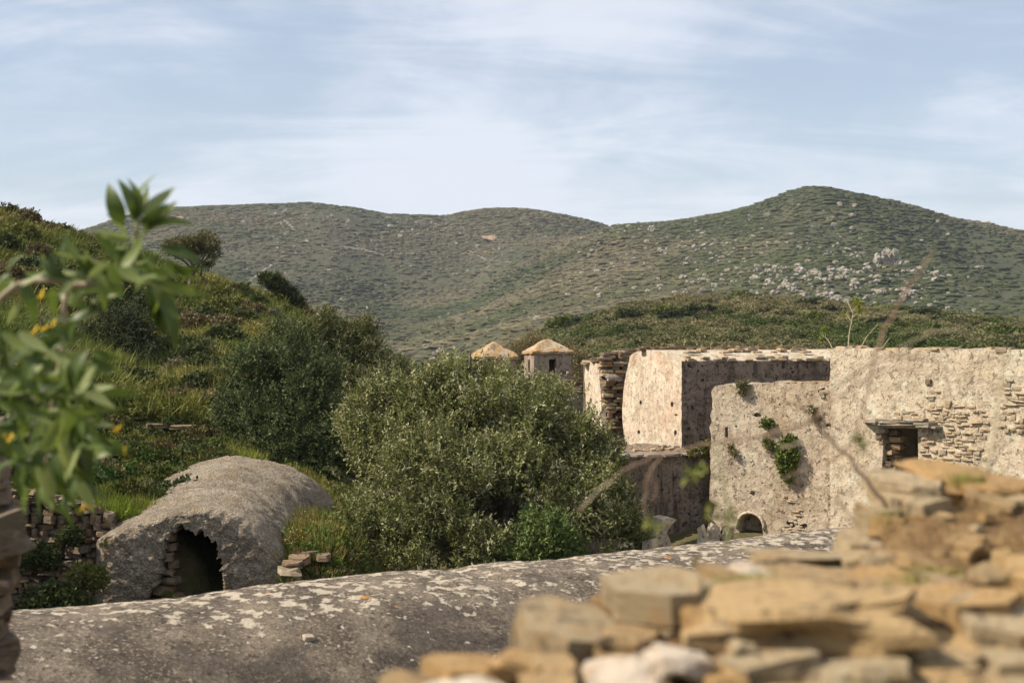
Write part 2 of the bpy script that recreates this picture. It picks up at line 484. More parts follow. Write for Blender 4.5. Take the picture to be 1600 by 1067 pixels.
def plain_mat(name, c1, c2, sc, rough=0.85, bd=0.01):
    m, t, b, o = new_mat(name)
    pos = world_pos(t)
    t.l(t.ramp(t.noise(pos, sc, 5, 0.65), [(0.35, c1), (0.65, c2)]), b.inputs['Base Color'])
    b.inputs['Roughness'].default_value = rough
    bump(t, b, t.noise(pos, sc*2, 5, 0.7), 0.8, bd)
    return m
M['bark'] = plain_mat('olive_bark', (0.09, 0.07, 0.05), (0.20, 0.165, 0.125), 9, 0.9, 0.05)
M['twig'] = plain_mat('dry_twig', (0.20, 0.13, 0.085), (0.33, 0.235, 0.16), 30, 0.8, 0.002)
M['twig_pale'] = plain_mat('straw_stem', (0.42, 0.36, 0.22), (0.52, 0.45, 0.30), 30, 0.8, 0.002)
M['twig_green'] = plain_mat('green_stem', (0.20, 0.22, 0.08), (0.32, 0.30, 0.14), 30, 0.7, 0.002)
M['branch'] = plain_mat('tobacco_branch', (0.26, 0.19, 0.12), (0.40, 0.33, 0.23), 40, 0.7, 0.002)
M['petal'] = plain_mat('yellow_petal', (0.75, 0.45, 0.02), (0.85, 0.58, 0.04), 20, 0.5, 0.001)
M['post'] = plain_mat('dark_post', (0.05, 0.045, 0.04), (0.09, 0.08, 0.07), 10, 0.8, 0.005)

# ---------------------------------------------------------------- terrain: rows of height profiles, nearer to farther
def zpy(py, Y): return ZC-(py-HY)/F*Y
ROWS = [
 (0.8,  [(-1500, 4.35), (3200, 4.35)]),
 (5.4,  [(-1500, 4.3), (3200, 4.3)]),
 (7.6,  [(-1500, 1.3), (3200, 1.3)]),
 (20.8, [(-1500, 1.9), (0, 1.3), (800, 1.3), (1300, 1.6), (3200, 2.0)]),
 (22.3, [(-1500, 1.9), (0, 1.3), (436, 1.5), (456, 2.45), (515, 2.45), (560, 1.8), (620, 1.3), (800, 1.3), (1300, 1.6), (3200, 2.0)]),
 (22.9, [(-1500, 5.0), (-300, 3.7), (0, 3.3), (60, 3.2), (235, 3.0), (300, 2.6), (350, 1.8), (430, 1.9), (460, 2.68), (515, 2.62), (560, 2.0), (620, 1.4), (1000, 1.35), (1300, 1.8), (3200, 2.2)]),
 (26.0, [(-1500, 6.5), (-300, 4.3), (0, 3.6), (150, 3.25), (240, 3.15), (330, 3.0), (430, 2.75), (500, 2.65), (560, 2.1), (700, 1.4), (1000, 1.5), (1100, 1.9), (1300, 2.0), (3200, 2.4)]),
 (30.0, [(-1500, 7.5), (-300, 4.6), (0, 3.9), (150, 3.4), (260, 3.3), (340, 3.2), (430, 2.9), (520, 2.45), (600, 2.0), (1000, 2.2), (1300, 2.3), (3200, 2.6)]),
 (35.6, [(-1500, 9.0), (-300, 5.2), (0, 4.2), (190, 3.6), (340, 3.5), (480, 3.1), (560, 2.6), (1000, 2.5), (3200, 2.9)]),
 (36.2, [(-1500, 9.4), (-300, 5.7), (0, 4.75), (190, 4.0), (340, 3.85), (480, 3.2), (560, 2.6), (1000, 2.5), (3200, 2.9)]),
 (45.0, [(-1500, 13), (-300, 8.6), (0, 6.9), (150, 5.6), (250, 4.9), (330, 5.2), (420, 4.7), (500, 3.8), (600, 2.9), (800, 3.0), (3200, 3.0)]),
 (55.0, [(-1500, 17), (-300, 11.6), (0, 9.4), (130, 8.3), (300, 7.0), (420, 6.6), (480, 5.7), (540, 4.4), (600, 3.3), (700, 2.6), (900, 2.4), (3200, 2.6)]),
 (62.0, [(-1500, 20), (-300, 14.0), (0, 11.25), (60, 10.65), (130, 10.0), (200, 9.4), (300, 8.45), (350, 8.05), (420, 7.4), (480, 6.7), (540, 5.0), (600, 3.6), (640, 3.0), (700, 2.7), (800, 2.6), (1000, 2.8), (3200, 2.6)]),
 (82.0, [(-1500, 18), (-300, 11), (0, 8.0), (300, 5.0), (480, 3.4), (640, 2.4), (800, 2.6), (900, zpy(590, 82)), (1300, zpy(580, 82)), (3200, zpy(575, 82))]),
 (115.0, [(-1500, 10), (0, 2), (480, -1), (640, -2), (740, -1.0), (860, zpy(552, 115)), (1000, zpy(535, 115)), (1300, zpy(530, 115)), (1600, zpy(540, 115)), (3200, zpy(545, 115))]),
 (160.0, [(-1500, 4), (0, -2), (480, -5), (640, -5), (760, -1), (820, zpy(545, 160)), (870, zpy(526., 160)), (960, zpy(490., 160)), (1060, zpy(474., 160)), (1160, zpy(471., 160)), (1250, zpy(479., 160)), (1350, zpy(491., 160)), (1450, zpy(498., 160)), (1600, zpy(512., 160)), (2200, zpy(530, 160)), (3200, zpy(530, 160))]),
 (215.0, [(-1500, 2), (480, -6), (760, -5), (1000, 1), (1250, 2), (1600, 0), (3200, 0)]),
 (300.0, [(-1500, 6), (100, 0), (560, -3), (660, -4), (800, zpy(552, 300)), (1000, zpy(525, 300)), (1300, zpy(512, 300)), (1600, zpy(528, 300)), (3200, 4)]),
 (400.0, [(-1500, 20), (100, zpy(500, 400)), (450, zpy(525, 400)), (560, zpy(545, 400)), (640, zpy(556, 400)), (700, zpy(545, 400)), (800, zpy(518, 400)), (1000, zpy(482, 400)), (1265, zpy(462, 400)), (1600, zpy(490, 400)), (3200, 10)]),
 (550.0, [(-1500, 40), (100, zpy(450, 550)), (400, zpy(468, 550)), (540, zpy(498, 550)), (640, zpy(520, 550)), (720, zpy(498, 550)), (800, zpy(468, 550)), (900, zpy(436, 550)), (1000, zpy(414, 550)), (1150, zpy(392, 550)), (1265, zpy(380, 550)), (1400, zpy(394, 550)), (1600, zpy(432, 550)), (2200, zpy(490, 550)), (3200, 14)]),
 (750.0, [(-1500, 50), (0, zpy(425, 750)), (300, zpy(408, 750)), (500, zpy(432, 750)), (640, zpy(466, 750)), (720, zpy(468, 750)), (800, zpy(428, 750)), (870, zpy(395, 750)), (920, zpy(374, 750)), (965, zpy(361, 750)), (1060, zpy(351, 750)), (1110, zpy(346, 750)), (1160, zpy(338, 750)), (1210, zpy(316, 750)), (1240, zpy(303, 750)), (1265, zpy(299, 750)), (1290, zpy(299, 750)), (1320, zpy(304, 750)), (1400, zpy(323, 750)), (1500, zpy(350, 750)), (1600, zpy(375, 750)), (2000, zpy(440, 750)), (3200, 25)]),
 (860.0, [(-1500, 52), (0, zpy(408, 860)), (120, zpy(392, 860)), (300, zpy(362, 860)), (470, zpy(360, 860)), (620, zpy(388, 860)), (720, zpy(402, 860)), (800, zpy(382, 860)), (900, zpy(376, 860)), (965, zpy(382, 860)), (1100, zpy(380, 860)), (1265, zpy(345, 860)), (1600, zpy(410, 860)), (3200, 25)]),
 (1000.0, [(-1500, 50), (-200, zpy(420, 1000)), (0, zpy(390, 1000)), (120, zpy(366, 1000)), (180, zpy(347, 1000)), (230, zpy(333, 1000)), (280, zpy(327, 1000)), (380, zpy(325, 1000)), (440, zpy(321, 1000)), (475, zpy(319, 1000)), (540, zpy(325, 1000)), (620, zpy(338, 1000)), (690, zpy(339, 1000)), (730, zpy(332, 1000)), (780, zpy(326, 1000)), (800, zpy(326, 1000)), (850, zpy(332, 1000)), (920, zpy(347, 1000)), (965, zpy(362, 1000)), (1100, zpy(385, 1000)), (1600, zpy(430, 1000)), (3200, 20)]),
 (1400.0, [(-1500, 0), (3200, 0)]),
]
TPX = np.concatenate([np.arange(-1500, -40, 40), np.arange(-40, 1640, 7), np.arange(1640, 3241, 40)]).astype(float)
TY = np.unique(np.concatenate([np.geomspace(0.8, 20, 40), np.geomspace(20, 160, 190), np.geomspace(160, 1400, 200), [22.3, 22.9, 35.6, 36.2]]))
rowY = np.array([r[0] for r in ROWS])
rowZ = np.stack([pchip([q[0] for q in r[1]], [q[1] for q in r[1]], np.clip(TPX, -1500, 3200)) for r in ROWS])
TZ = pchip(np.log(rowY), rowZ, np.log(TY))
gx = (TPX[None, :]-CX)/F*TY[:, None]; gy = np.repeat(TY[:, None], len(TPX), 1)
pos = np.stack([gx.ravel(), gy.ravel(), np.zeros(gx.size)], 1)
yy = gy.ravel()
amp = np.interp(yy, [8, 20, 30, 45, 62, 100, 160, 300, 550, 1000, 1400], [0, 0.05, 0.10, 0.35, 0.30, 0.5, 0.35, 1.5, 5.0, 1.6, 0])
wl = np.interp(yy, [20, 62, 160, 400, 1000], [3.0, 8.0, 22.0, 70.0, 150.0])
nz = fbm(pos/3.0, 3, 3)*(yy < 40) + fbm(pos/8.0, 4, 4)*((yy >= 40) & (yy < 90)) + fbm(pos/20.0, 5, 4)*((yy >= 90) & (yy < 230))
ridged = 1-2*np.abs(fbm(pos/np.array([70.0, 130.0, 1.0])+5, 6, 4))
nz = nz + np.where(yy >= 230, 0.5*ridged + 0.6*fbm(pos/90.0, 8, 5), 0)
TZ = TZ + (amp*nz).reshape(TZ.shape)
LTY = np.log(TY)

def terrain_z(px, Y):
    """height of the terrain sheet along pixel column px at distance Y (arrays)"""
    px = np.atleast_1d(np.asarray(px, float)); Y = np.atleast_1d(np.asarray(Y, float))
    j = np.clip(np.searchsorted(TPX, px)-1, 0, len(TPX)-2); i = np.clip(np.searchsorted(TY, Y)-1, 0, len(TY)-2)
    u = np.clip((px-TPX[j])/(TPX[j+1]-TPX[j]), 0, 1); v = np.clip((Y-TY[i])/(TY[i+1]-TY[i]), 0, 1)
    return (TZ[i, j]*(1-u)+TZ[i, j+1]*u)*(1-v) + (TZ[i+1, j]*(1-u)+TZ[i+1, j+1]*u)*v

def ground_at(px, Y, dz=0.0):
    return Vector(((px-CX)/F*Y, Y, float(terrain_z(px, Y)[0])+dz))

def ground_hit(px, py, y0, y1):
    """the first point of the terrain between distances y0 and y1 that is seen at pixel (px, py)"""
    Y = np.geomspace(y0, y1, 400)
    q = HY-(terrain_z(np.full(400, px), Y)-ZC)/Y*F
    k = np.nonzero(q <= py)[0]
    k = k[0] if len(k) else int(np.argmin(q))
    return ground_at(px, Y[k])

def terrain_piece(name, y0, y1, m):
    k = np.nonzero((TY >= y0-1e-9) & (TY <= y1+1e-9))[0]
    V = np.stack([gx[k].ravel(), gy[k].ravel(), TZ[k].ravel()], 1)
    me = mesh_np(name, V, grid_faces(len(k), len(TPX)), True)
    return tag(obj(name, me, m), kind='structure')
def nearest(v): return TY[np.argmin(np.abs(TY-v))]
c1, c2, c3 = nearest(36.2), nearest(84), nearest(225)
terrain_piece('courtyard_ground', 0.0, c1, M['yard'])
terrain_piece('near_hillside', c1, c2, M['hillside'])
terrain_piece('middle_hill', c2, c3, M['middle'])
terrain_piece('far_hills', c3, 2000, M['far'])
me = bpy.data.meshes.new('valley_floor')
me.from_pydata([(-6000, -6000, -14), (6000, -6000, -14), (6000, 6000, -14), (-6000, 6000, -14)], [], [(0, 1, 2, 3)])
tag(obj('valley_floor', me, M['far']), kind='structure')
# level earth behind the eye point, where the photographer stands
me = bpy.data.meshes.new('ground_behind')
me.from_pydata([(-60, -60, 4.3), (60, -60, 4.3), (60, 0.9, 4.3), (-60, 0.9, 4.3)], [], [(0, 1, 2, 3)])
tag(obj('upper_ground', me, M['yard']), kind='structure')

# ---------------------------------------------------------------- foliage helpers
def unit(v): return v/np.maximum(np.linalg.norm(v, axis=1, keepdims=True), 1e-9)

def leaf_quads(base, d, L, Wd, cols, fold=0.25):
    """one folded four-cornered leaf for each base point"""
    n = len(base)
    side = unit(np.cross(d, RNG.normal(size=(n, 3))))
    nrm = np.cross(d, side)
    L = L[:, None]; Wd = Wd[:, None]
    mid = base + d*L*0.5
    V = np.stack([base, mid+side*Wd+nrm*Wd*fold, base+d*L-nrm*L*0.06, mid-side*Wd+nrm*Wd*fold], 1).reshape(-1, 3)
    Fq = np.arange(4*n).reshape(n, 4)
    return V, Fq, np.repeat(cols, 4, 0)

def palette(n, cols, wts=None, jit=0.15):
    cols = np.array(cols, float)
    k = RNG.choice(len(cols), n, p=None if wts is None else np.array(wts)/sum(wts))
    return np.clip(cols[k]*(1+RNG.normal(0, jit, (n, 1))), 0.004, 1)

def crown(lobes, twigs, per, twig_len, leaf_len, leaf_w, cols, wts, up=0.5, gap=0.0, gap_scale=1.4, seed=0, clump=0.35, sym=0.6, shell=0.45, sub=0):
    """leafy twigs through a set of ellipsoid lobes [(centre, (rx, ry, rz))]; returns V, F, tint"""
    if sub:
        extra = []
        for l in lobes:
            dd = unit(RNG.normal(size=(sub, 3)))
            for q in dd:
                s_ = RNG.uniform(.26, .46)
                extra.append((np.array(l[0])+q*np.array(l[1])*.78, tuple(np.array(l[1])*s_)))
        lobes = list(lobes)+extra
    vol = np.array([l[1][0]*l[1][1]+l[1][1]*l[1][2] for l in lobes]); vol = vol/vol.sum()
    k = RNG.choice(len(lobes), twigs, p=vol)
    C = np.array([list(l[0]) for l in lobes])[k]; Rr = np.array([list(l[1]) for l in lobes])[k]
    dirs = unit(RNG.normal(size=(twigs, 3)))
    rad = RNG.random(twigs)**shell
    bumpy = 1+clump*fbm(dirs*2.1+k[:, None]*9.1, seed+50, 3)
    base = C+dirs*Rr*(rad*bumpy)[:, None]*0.93
    if gap > -1:
        keep = fbm(base/gap_scale+31, seed+70, 3) > gap-0.55
        base, dirs = base[keep], dirs[keep]
    n = len(base)
    td = unit(dirs*0.75+np.array([0, 0, up])+RNG.normal(0, 0.45, (n, 3)))
    tl = twig_len*(0.6+0.8*RNG.random(n))
    base = base-td*(tl*0.5)[:, None]
    s = (np.arange(per)+RNG.random((n, per)))/per
    droop = np.zeros((n, per, 3)); droop[..., 2] = -0.12*tl[:, None]*s*s
    B = base[:, None, :]+td[:, None, :]*(tl[:, None]*s)[..., None]+droop
    ld = unit((td[:, None, :]*sym+RNG.normal(0, 0.62, (n, per, 3))).reshape(-1, 3))
    B = B.reshape(-1, 3); m = len(B)
    L = leaf_len*(0.65+0.7*RNG.random(m)); Wd = leaf_w*(0.7+0.6*RNG.random(m))
    tw = np.repeat(palette(n, cols, wts, 0.12), per, 0)
    col = tw*(1+RNG.normal(0, 0.16, (m, 1)))
    return leaf_quads(B, ld, L, Wd, np.clip(col, 0.004, 1))

def px_lobe(px, py, Y, rpx, flat=1.0, deep=1.0):
    r = rpx/F*Y
    return (P(px, py, Y), (r, r*deep, r*flat))

def limb_tubes(root, fork, targets, r0, seed=1):
    rr = random.Random(seed)
    mb = MB()
    mid = root.lerp(fork, 0.5)+Vector((rr.uniform(-.1, .1), rr.uniform(-.1, .1), 0))*(fork-root).length
    pts = curve_pts([root, mid, fork], 5)
    mb.tube(pts, lerp_list([r0*1.35, r0, r0*0.75], len(pts)), 8)
    for tgt in targets:
        tgt = Vector(tgt)
        m1 = fork.lerp(tgt, 0.5)+Vector((rr.uniform(-.15, .15), rr.uniform(-.15, .15), rr.uniform(0, .15)))*(tgt-fork).length
        pts = curve_pts([fork-(fork-root).normalized()*r0*0.5, m1, tgt], 5)
        mb.tube(pts, lerp_list([r0*0.6, r0*0.32, r0*0.10], len(pts)), 6)
        for q in range(3):
            a = pts[4+q*2]
            bq = a+Vector((rr.uniform(-1, 1), rr.uniform(-1, 1), rr.uniform(-.1, 1))).normalized()*(tgt-fork).length*0.28
            mb.tube([a, a.lerp(bq, .5)+Vector((0, 0, .04)), bq], [r0*0.22, r0*0.13, r0*0.05], 5)
    return mb

def make_tree(name, root, lobes, label, cat, crown_kw, r0=0.12, fork_h=0.35, group=None, targets=None, seed=1, shoots=None):
    root = Vector(root)
    e = thing(name, root, label, cat, group)
    cen = sum((Vector(l[0]) for l in lobes), Vector())/len(lobes)
    fork = root.lerp(cen, fork_h)
    tg = targets or [l[0] for l in lobes]
    obj('trunk', rel(e, limb_tubes(root-Vector((0, 0, .15)), fork, tg, r0, seed).mesh('trunk', True)), M['bark'], e)
    V, Fq, T = crown(lobes, seed=seed, **crown_kw)
    co_ = obj('crown', rel(e, mesh_np('crown', V, Fq, False, T)), M['leaf'], e)
    if shoots:
        V, Fq, T = crown(shoots[0], seed=seed+5, **shoots[1])
        o = obj('young_shoots', rel(e, mesh_np('young_shoots', V, Fq, False, T)), M['leaf'], co_)
        o['label'] = 'bright green young shoots low on the front of the crown'
    return e

def scatter(name, pts, scales, rots, tints, protos, label, cat=None, zscale=None):
    """plants nobody could count: one object, instances of a few leafy prototypes"""
    n = len(pts)
    me = bpy.data.meshes.new(name)
    me.vertices.add(n); me.vertices.foreach_set('co', np.asarray(pts, np.float32).ravel())
    sc = np.asarray(scales, np.float32)
    if sc.ndim == 1: sc = np.repeat(sc[:, None], 3, 1)
    a = me.attributes.new('plant_scale', 'FLOAT_VECTOR', 'POINT'); a.data.foreach_set('vector', sc.ravel())
    rv = np.zeros((n, 3), np.float32); rv[:, 2] = rots
    a = me.attributes.new('plant_turn', 'FLOAT_VECTOR', 'POINT'); a.data.foreach_set('vector', rv.ravel())
    a = me.attributes.new('plant_pick', 'INT', 'POINT'); a.data.foreach_set('value', RNG.integers(0, len(protos), n).astype(np.int32))
    a = me.attributes.new('plant_tint', 'FLOAT_COLOR', 'POINT')
    t4 = np.ones((n, 4), np.float32); t4[:, :3] = tints; a.data.foreach_set('color', t4.ravel())
    col = bpy.data.collections.new(name+'_kinds')
    for k, pm in enumerate(protos):
        col.objects.link(bpy.data.objects.new('%s_kind_%02d' % (name, k), pm))
    o = obj(name, me)
    ng = bpy.data.node_groups.new(name, 'GeometryNodeTree')
    ng.interface.new_socket('Geometry', in_out='INPUT', socket_type='NodeSocketGeometry')
    ng.interface.new_socket('Geometry', in_out='OUTPUT', socket_type='NodeSocketGeometry')
    g = NT(ng)
    gi, go = g.n('NodeGroupInput'), g.n('NodeGroupOutput')
    ci = g.n('GeometryNodeCollectionInfo'); ci.inputs['Collection'].default_value = col
    ci.inputs['Separate Children'].default_value = True; ci.inputs['Reset Children'].default_value = True
    def att(nm, dt):
        nd = g.n('GeometryNodeInputNamedAttribute', data_type=dt); nd.inputs['Name'].default_value = nm
        return nd.outputs['Attribute']
    ip = g.n('GeometryNodeInstanceOnPoints')
    g.l(gi.outputs[0], ip.inputs['Points']); g.l(ci.outputs[0], ip.inputs['Instance'])
    ip.inputs['Pick Instance'].default_value = True
    g.l(att('plant_pick', 'INT'), ip.inputs['Instance Index'])
    e2r = g.n('FunctionNodeEulerToRotation'); g.l(att('plant_turn', 'FLOAT_VECTOR'), e2r.inputs[0])
    g.l(e2r.outputs[0], ip.inputs['Rotation'])
    g.l(att('plant_scale', 'FLOAT_VECTOR'), ip.inputs['Scale'])
    g.l(ip.outputs[0], go.inputs[0])
    md = o.modifiers.new('scatter', 'NODES'); md.node_group = ng
    return tag(o, label, cat, kind='stuff')

def leafy_proto(name, n, kind, m):
    """a plant about 1 m across standing on its origin"""
    if kind == 'shrub':          # rounded maquis bush
        lob = [((0, 0, .32), (.42, .42, .36)), ((.22, .1, .28), (.28, .28, .28)), ((-.2, -.12, .30), (.30, .28, .26))]
        V, Fq, T = crown(lob, n, 7, .22, .10, .035, [(1, 1, 1), (.8, .85, .75), (1.25, 1.2, 1.0)], None, up=.5, clump=.5, gap_scale=.4, seed=int(RNG.integers(99)))
    elif kind == 'grass':
        b = np.zeros((n, 3)); b[:, :2] = RNG.normal(0, .22, (n, 2))
        d = unit(np.stack([RNG.normal(0, .35, n)+b[:, 0]*.8, RNG.normal(0, .35, n)+b[:, 1]*.8, np.ones(n)], 1))
        V, Fq, T = leaf_quads(b, d, .35+.5*RNG.random(n), np.full(n, .012), palette(n, [(1, 1, 1), (1.3, 1.15, .8), (.75, .85, .7)]), .1)
    elif kind == 'herb':
        lob = [((0, 0, .14), (.45, .45, .20)), ((.2, .2, .2), (.25, .25, .22))]
        V, Fq, T = crown(lob, n, 6, .25, .11, .03, [(1, 1, 1), (1.3, 1.2, .8), (.8, .85, .7)], None, up=1.1, clump=.6, gap_scale=.4, seed=int(RNG.integers(99)))
    me = mesh_np(name, V, Fq, False, np.clip(T, 0, 2))
    me.materials.append(m)
    return me

def scrub_proto(name, seed):
    """a compact bush for the distant slopes: a lumpy, pitted dome"""
    bm = bmesh.new(); bmesh.ops.create_icosphere(bm, subdivisions=3, radius=.5)
    co = np.array([v.co[:] for v in bm.verts])
    d = 1+.34*fbm(co*3.2+seed*7, seed, 3)+.12*vnoise(co*9+seed, seed+3)
    for v, s in zip(bm.verts, d):
        v.co = Vector((v.co.x*s, v.co.y*s, v.co.z*s*(.85 if v.co.z > 0 else 1.3)))
    me = bpy.data.meshes.new(name); bm.to_mesh(me); bm.free()
    at = me.attributes.new('tint', 'FLOAT_COLOR', 'POINT')
    t4 = np.ones((len(co), 4), np.float32); t4[:, :3] = (1+.3*vnoise(co*9, seed+9))[:, None]
    at.data.foreach_set('color', t4.ravel())
    me.polygons.foreach_set('use_smooth', [True]*len(me.polygons))
    me.materials.append(M['leaf_inst'])
    return me

def seen_filter(px, Y, z, margin):
    """keep points the eye could see (or nearly) over nearer terrain"""
    q = HY-(z-ZC)/Y*F
    J = np.clip(np.round((px-TPX[0])/10).astype(int), 0, 475)
    cols_px = TPX[0]+10*np.arange(476)
    colz = np.stack([np.interp(cols_px, TPX, TZ[i]) for i in range(len(TY))])
    colq = HY-(colz-ZC)/TY[:, None]*F
    run = np.minimum.accumulate(np.where(TY[:, None] < 40, 2000, colq), 0)
    I = np.clip(np.searchsorted(TY, Y)-1, 0, len(TY)-1)
    return q <= run[I, J]+margin

SHRUBS = [leafy_proto('shrub_%d' % k, 420, 'shrub', M['leaf_inst']) for k in range(4)]
GRASS = [leafy_proto('grass_%d' % k, 90, 'grass', M['leaf_inst']) for k in range(3)]
HERBS = [leafy_proto('herb_%d' % k, 130, 'herb', M['leaf_inst']) for k in range(4)]
SCRUB = [scrub_proto('scrub_%d' % k, k+1) for k in range(6)]

def polar_points(n, p0, p1, y0, y1, power=2.0):
    px = RNG.uniform(p0, p1, n); Y = (RNG.uniform(y0**power, y1**power, n))**(1/power)
    return px, Y, terrain_z(px, Y)

# far slopes
px, Y, z = polar_points(115000, -250, 1850, 235, 1040, 2.0)
k = seen_filter(px, Y, z, 8)
px, Y, z = px[k], Y[k], z[k]
X = (px-CX)/F*Y
pt = np.stack([X, Y, z], 1)
dens = fbm(pt*np.array([1/55, 1/80, 0])+3, 21, 4)
k = RNG.random(len(px)) < np.clip(0.78+1.1*dens, 0.34, 1)
pt, dens, px, Y = pt[k], dens[k], px[k], Y[k]
n = len(pt)
hue = fbm(pt*np.array([1/35, 1/50, 0])+9, 33, 4)+RNG.normal(0, .18, n)
A, B, C_ = np.array([.062, .074, .030]), np.array([.138, .118, .068]), np.array([.105, .108, .034])
f = np.clip(.30+.75*hue+.75*fbm(pt*np.array([1/120, 1/170, 0])+2, 35, 3), 0, 1)[:, None]
tint = A*(1-f)+B*f
yel = (RNG.random(n) < .03)[:, None]
tint = np.where(yel, C_, tint)*(1+RNG.normal(0, .18, (n, 1)))
s = np.clip(RNG.lognormal(.46, .52, n), .45, 4.8)
scatter('far_slope_scrub', pt, np.stack([s*1.3, s*1.3, np.minimum(s*.5, 1.25)], 1), RNG.uniform(0, 6.3, n), np.clip(tint, .01, .4), SCRUB, 'low evergreen scrub covering the distant slopes', 'scrub')
print('far scrub', n)

# middle hill
px, Y, z = polar_points(26000, 560, 1750, 80, 172, 1.6)
k = seen_filter(px, Y, z, 10)
px, Y, z = px[k], Y[k], z[k]
pt = np.stack([(px-CX)/F*Y, Y, z-.03], 1); n = len(pt)
hue = fbm(pt*np.array([1/9, 1/12, 0]), 41, 4)+RNG.normal(0, .3, n)
f = np.clip(.52+.75*hue, 0, 1)[:, None]
tint = np.array([.095, .125, .038])*(1-f)+np.array([.265, .228, .125])*f
s = np.clip(RNG.lognormal(-.35, .4, n), .3, 1.9)
scatter('middle_hill_scrub', pt, np.stack([s*1.2, s*1.2, s*.8], 1), RNG.uniform(0, 6.3, n), tint*(1+RNG.normal(0, .15, (n, 1))), SHRUBS+HERBS, 'grey green low scrub covering the middle hill', 'scrub')
print('mid scrub', n)

# near hillside ground cover
px, Y, z = polar_points(20000, -350, 720, 36.4, 68, 1.3)
k = seen_filter(px, Y, z, 25)
px, Y, z = px[k], Y[k], z[k]
pt = np.stack([(px-CX)/F*Y, Y, z-.04], 1); n = len(pt)
hue = fbm(pt*np.array([1/4, 1/5, 0]), 44, 4)+RNG.normal(0, .3, n)
f = np.clip(.5+.7*hue, 0, 1)[:, None]
tint = np.array([.130, .160, .038])*(1-f)+np.array([.27, .24, .08])*f
s = np.clip(RNG.lognormal(-.5, .35, n), .25, 1.3)
scatter('hillside_grass', pt, np.stack([s, s, s*.8], 1), RNG.uniform(0, 6.3, n), tint*(1+RNG.normal(0, .15, (n, 1))), HERBS+GRASS, 'yellow green grass and herbs on the left hillside', 'grass')
print('near cover', n)

# ---------------------------------------------------------------- stones
def slab_proto(name, seed, n=7, layers=3):
    """a flat angular schist slab filling about 1 x 1 x 1, split edges in steps"""
    rr = random.Random(seed)
    ang = sorted((k+rr.uniform(-.28, .28))/n*2*math.pi for k in range(n))
    # squarish outline
    base = []
    for a in ang:
        c, s = math.cos(a), math.sin(a)
        r = .5/max(abs(c), abs(s))
        r = min(r, .60)*rr.uniform(.84, 1.0)
        base.append((c*r, s*r))
    V, Fc = [], []
    zs = [-.5]+sorted(rr.uniform(-.3, .35) for _ in range(layers-1))+[.5]
    rings = []
    for li in range(layers):
        sc0 = rr.uniform(.86, 1.0); sc1 = sc0*rr.uniform(.93, 1.03)
        jit = [(rr.uniform(-.04, .04), rr.uniform(-.04, .04)) for _ in base]
        for zv, sc in ((zs[li], sc0), (zs[li+1], sc1)):
            rings.append([(x*sc+j[0], y*sc+j[1], zv+rr.uniform(-.07, .07)) for (x, y), j in zip(base, jit)])
    for r in rings: V += r
    for i in range(len(rings)-1):
        for k in range(n):
            Fc.append((i*n+k, i*n+(k+1) % n, (i+1)*n+(k+1) % n, (i+1)*n+k))
    Fc += [tuple(range(n))[::-1], tuple((len(rings)-1)*n+k for k in range(n))]
    me = bpy.data.meshes.new(name); me.from_pydata(V, [], Fc); me.update()
    return me

def block_proto(name, seed, cuts=1, rough=.12, rnd=.25):
    """a rough, worn block filling about 1 x 1 x 1"""
    bm = bmesh.new(); bmesh.ops.create_cube(bm, size=1)
    bmesh.ops.subdivide_edges(bm, edges=bm.edges[:], cuts=cuts, use_grid_fill=True)
    co = np.array([v.co[:] for v in bm.verts])
    nrm = co/np.linalg.norm(co, axis=1, keepdims=True)*.62
    d = fbm(co*1.9+seed*5.3, seed, 3)
    for v, c, q, s in zip(bm.verts, co, nrm, d):
        p = c*(1-rnd)+q*rnd
        v.co = Vector(p*(1+rough*s))
    me = bpy.data.meshes.new(name); bm.to_mesh(me); bm.free()
    return me

def proto_set(prefix, m, slabs, blocks, cuts=1, rnd=.25, rough=.13, layers=3, s0=0):
    out = []
    for k in range(slabs): out.append(slab_proto('%s_slab' % prefix, s0+k, 6+k % 3, layers))
    for k in range(blocks): out.append(block_proto('%s_block' % prefix, s0+k, cuts, rough, rnd))
    for me in out: me.materials.append(m)
    return out

def stone(parent, me, loc, size, rz=0, rx=0, ry=0, name='stone'):
    """one stone, sized and turned, under its wall"""
    o = bpy.data.objects.new(name, me)
    COL.objects.link(o); o.parent = parent
    root = parent if parent.type == 'EMPTY' else parent.parent
    o.location = Vector(loc)-Vector(root.location)
    o.scale = size; o.rotation_euler = (rx, ry, rz)
    return o

class Plane:
    """a vertical wall plane: starts at (x, y), runs along unit direction t"""
    def __init__(s, x, y, ang):
        s.o = Vector((x, y, 0)); s.t = Vector((math.cos(ang), math.sin(ang), 0)); s.ang = ang
        s.inw = Vector((-math.sin(ang), math.cos(ang), 0))       # into the wall, away from the eye
    def hit(s, px, py):
        k = (px-CX)/F
        q = (k*s.o.y-s.o.x)/(s.t.x-k*s.t.y)
        Y = s.o.y+q*s.t.y
        return q, ZC-(py-HY)/F*Y
    def at(s, q, z, d=0.0): return s.o+s.t*q+Vector((0, 0, z))+s.inw*d
    def px(s, px, py, d=0.0):
        q, z = s.hit(px, py); return s.at(q, z, d)

def ragged(poly, step, amp, seed, keep_below=None):
    """break an outline into short jittered edges"""
    rr = random.Random(seed); out = []
    for (a, b) in zip(poly, poly[1:]+poly[:1]):
        L = math.hypot(b[0]-a[0], b[1]-a[1]); n = max(1, int(L/step))
        for k in range(n):
            t = k/n
            x, y = a[0]+(b[0]-a[0])*t, a[1]+(b[1]-a[1])*t
            if keep_below is not None and y < keep_below: out.append((x, y)); continue
            out.append((x+rr.gauss(0, amp), y+rr.gauss(0, amp)))
    return out

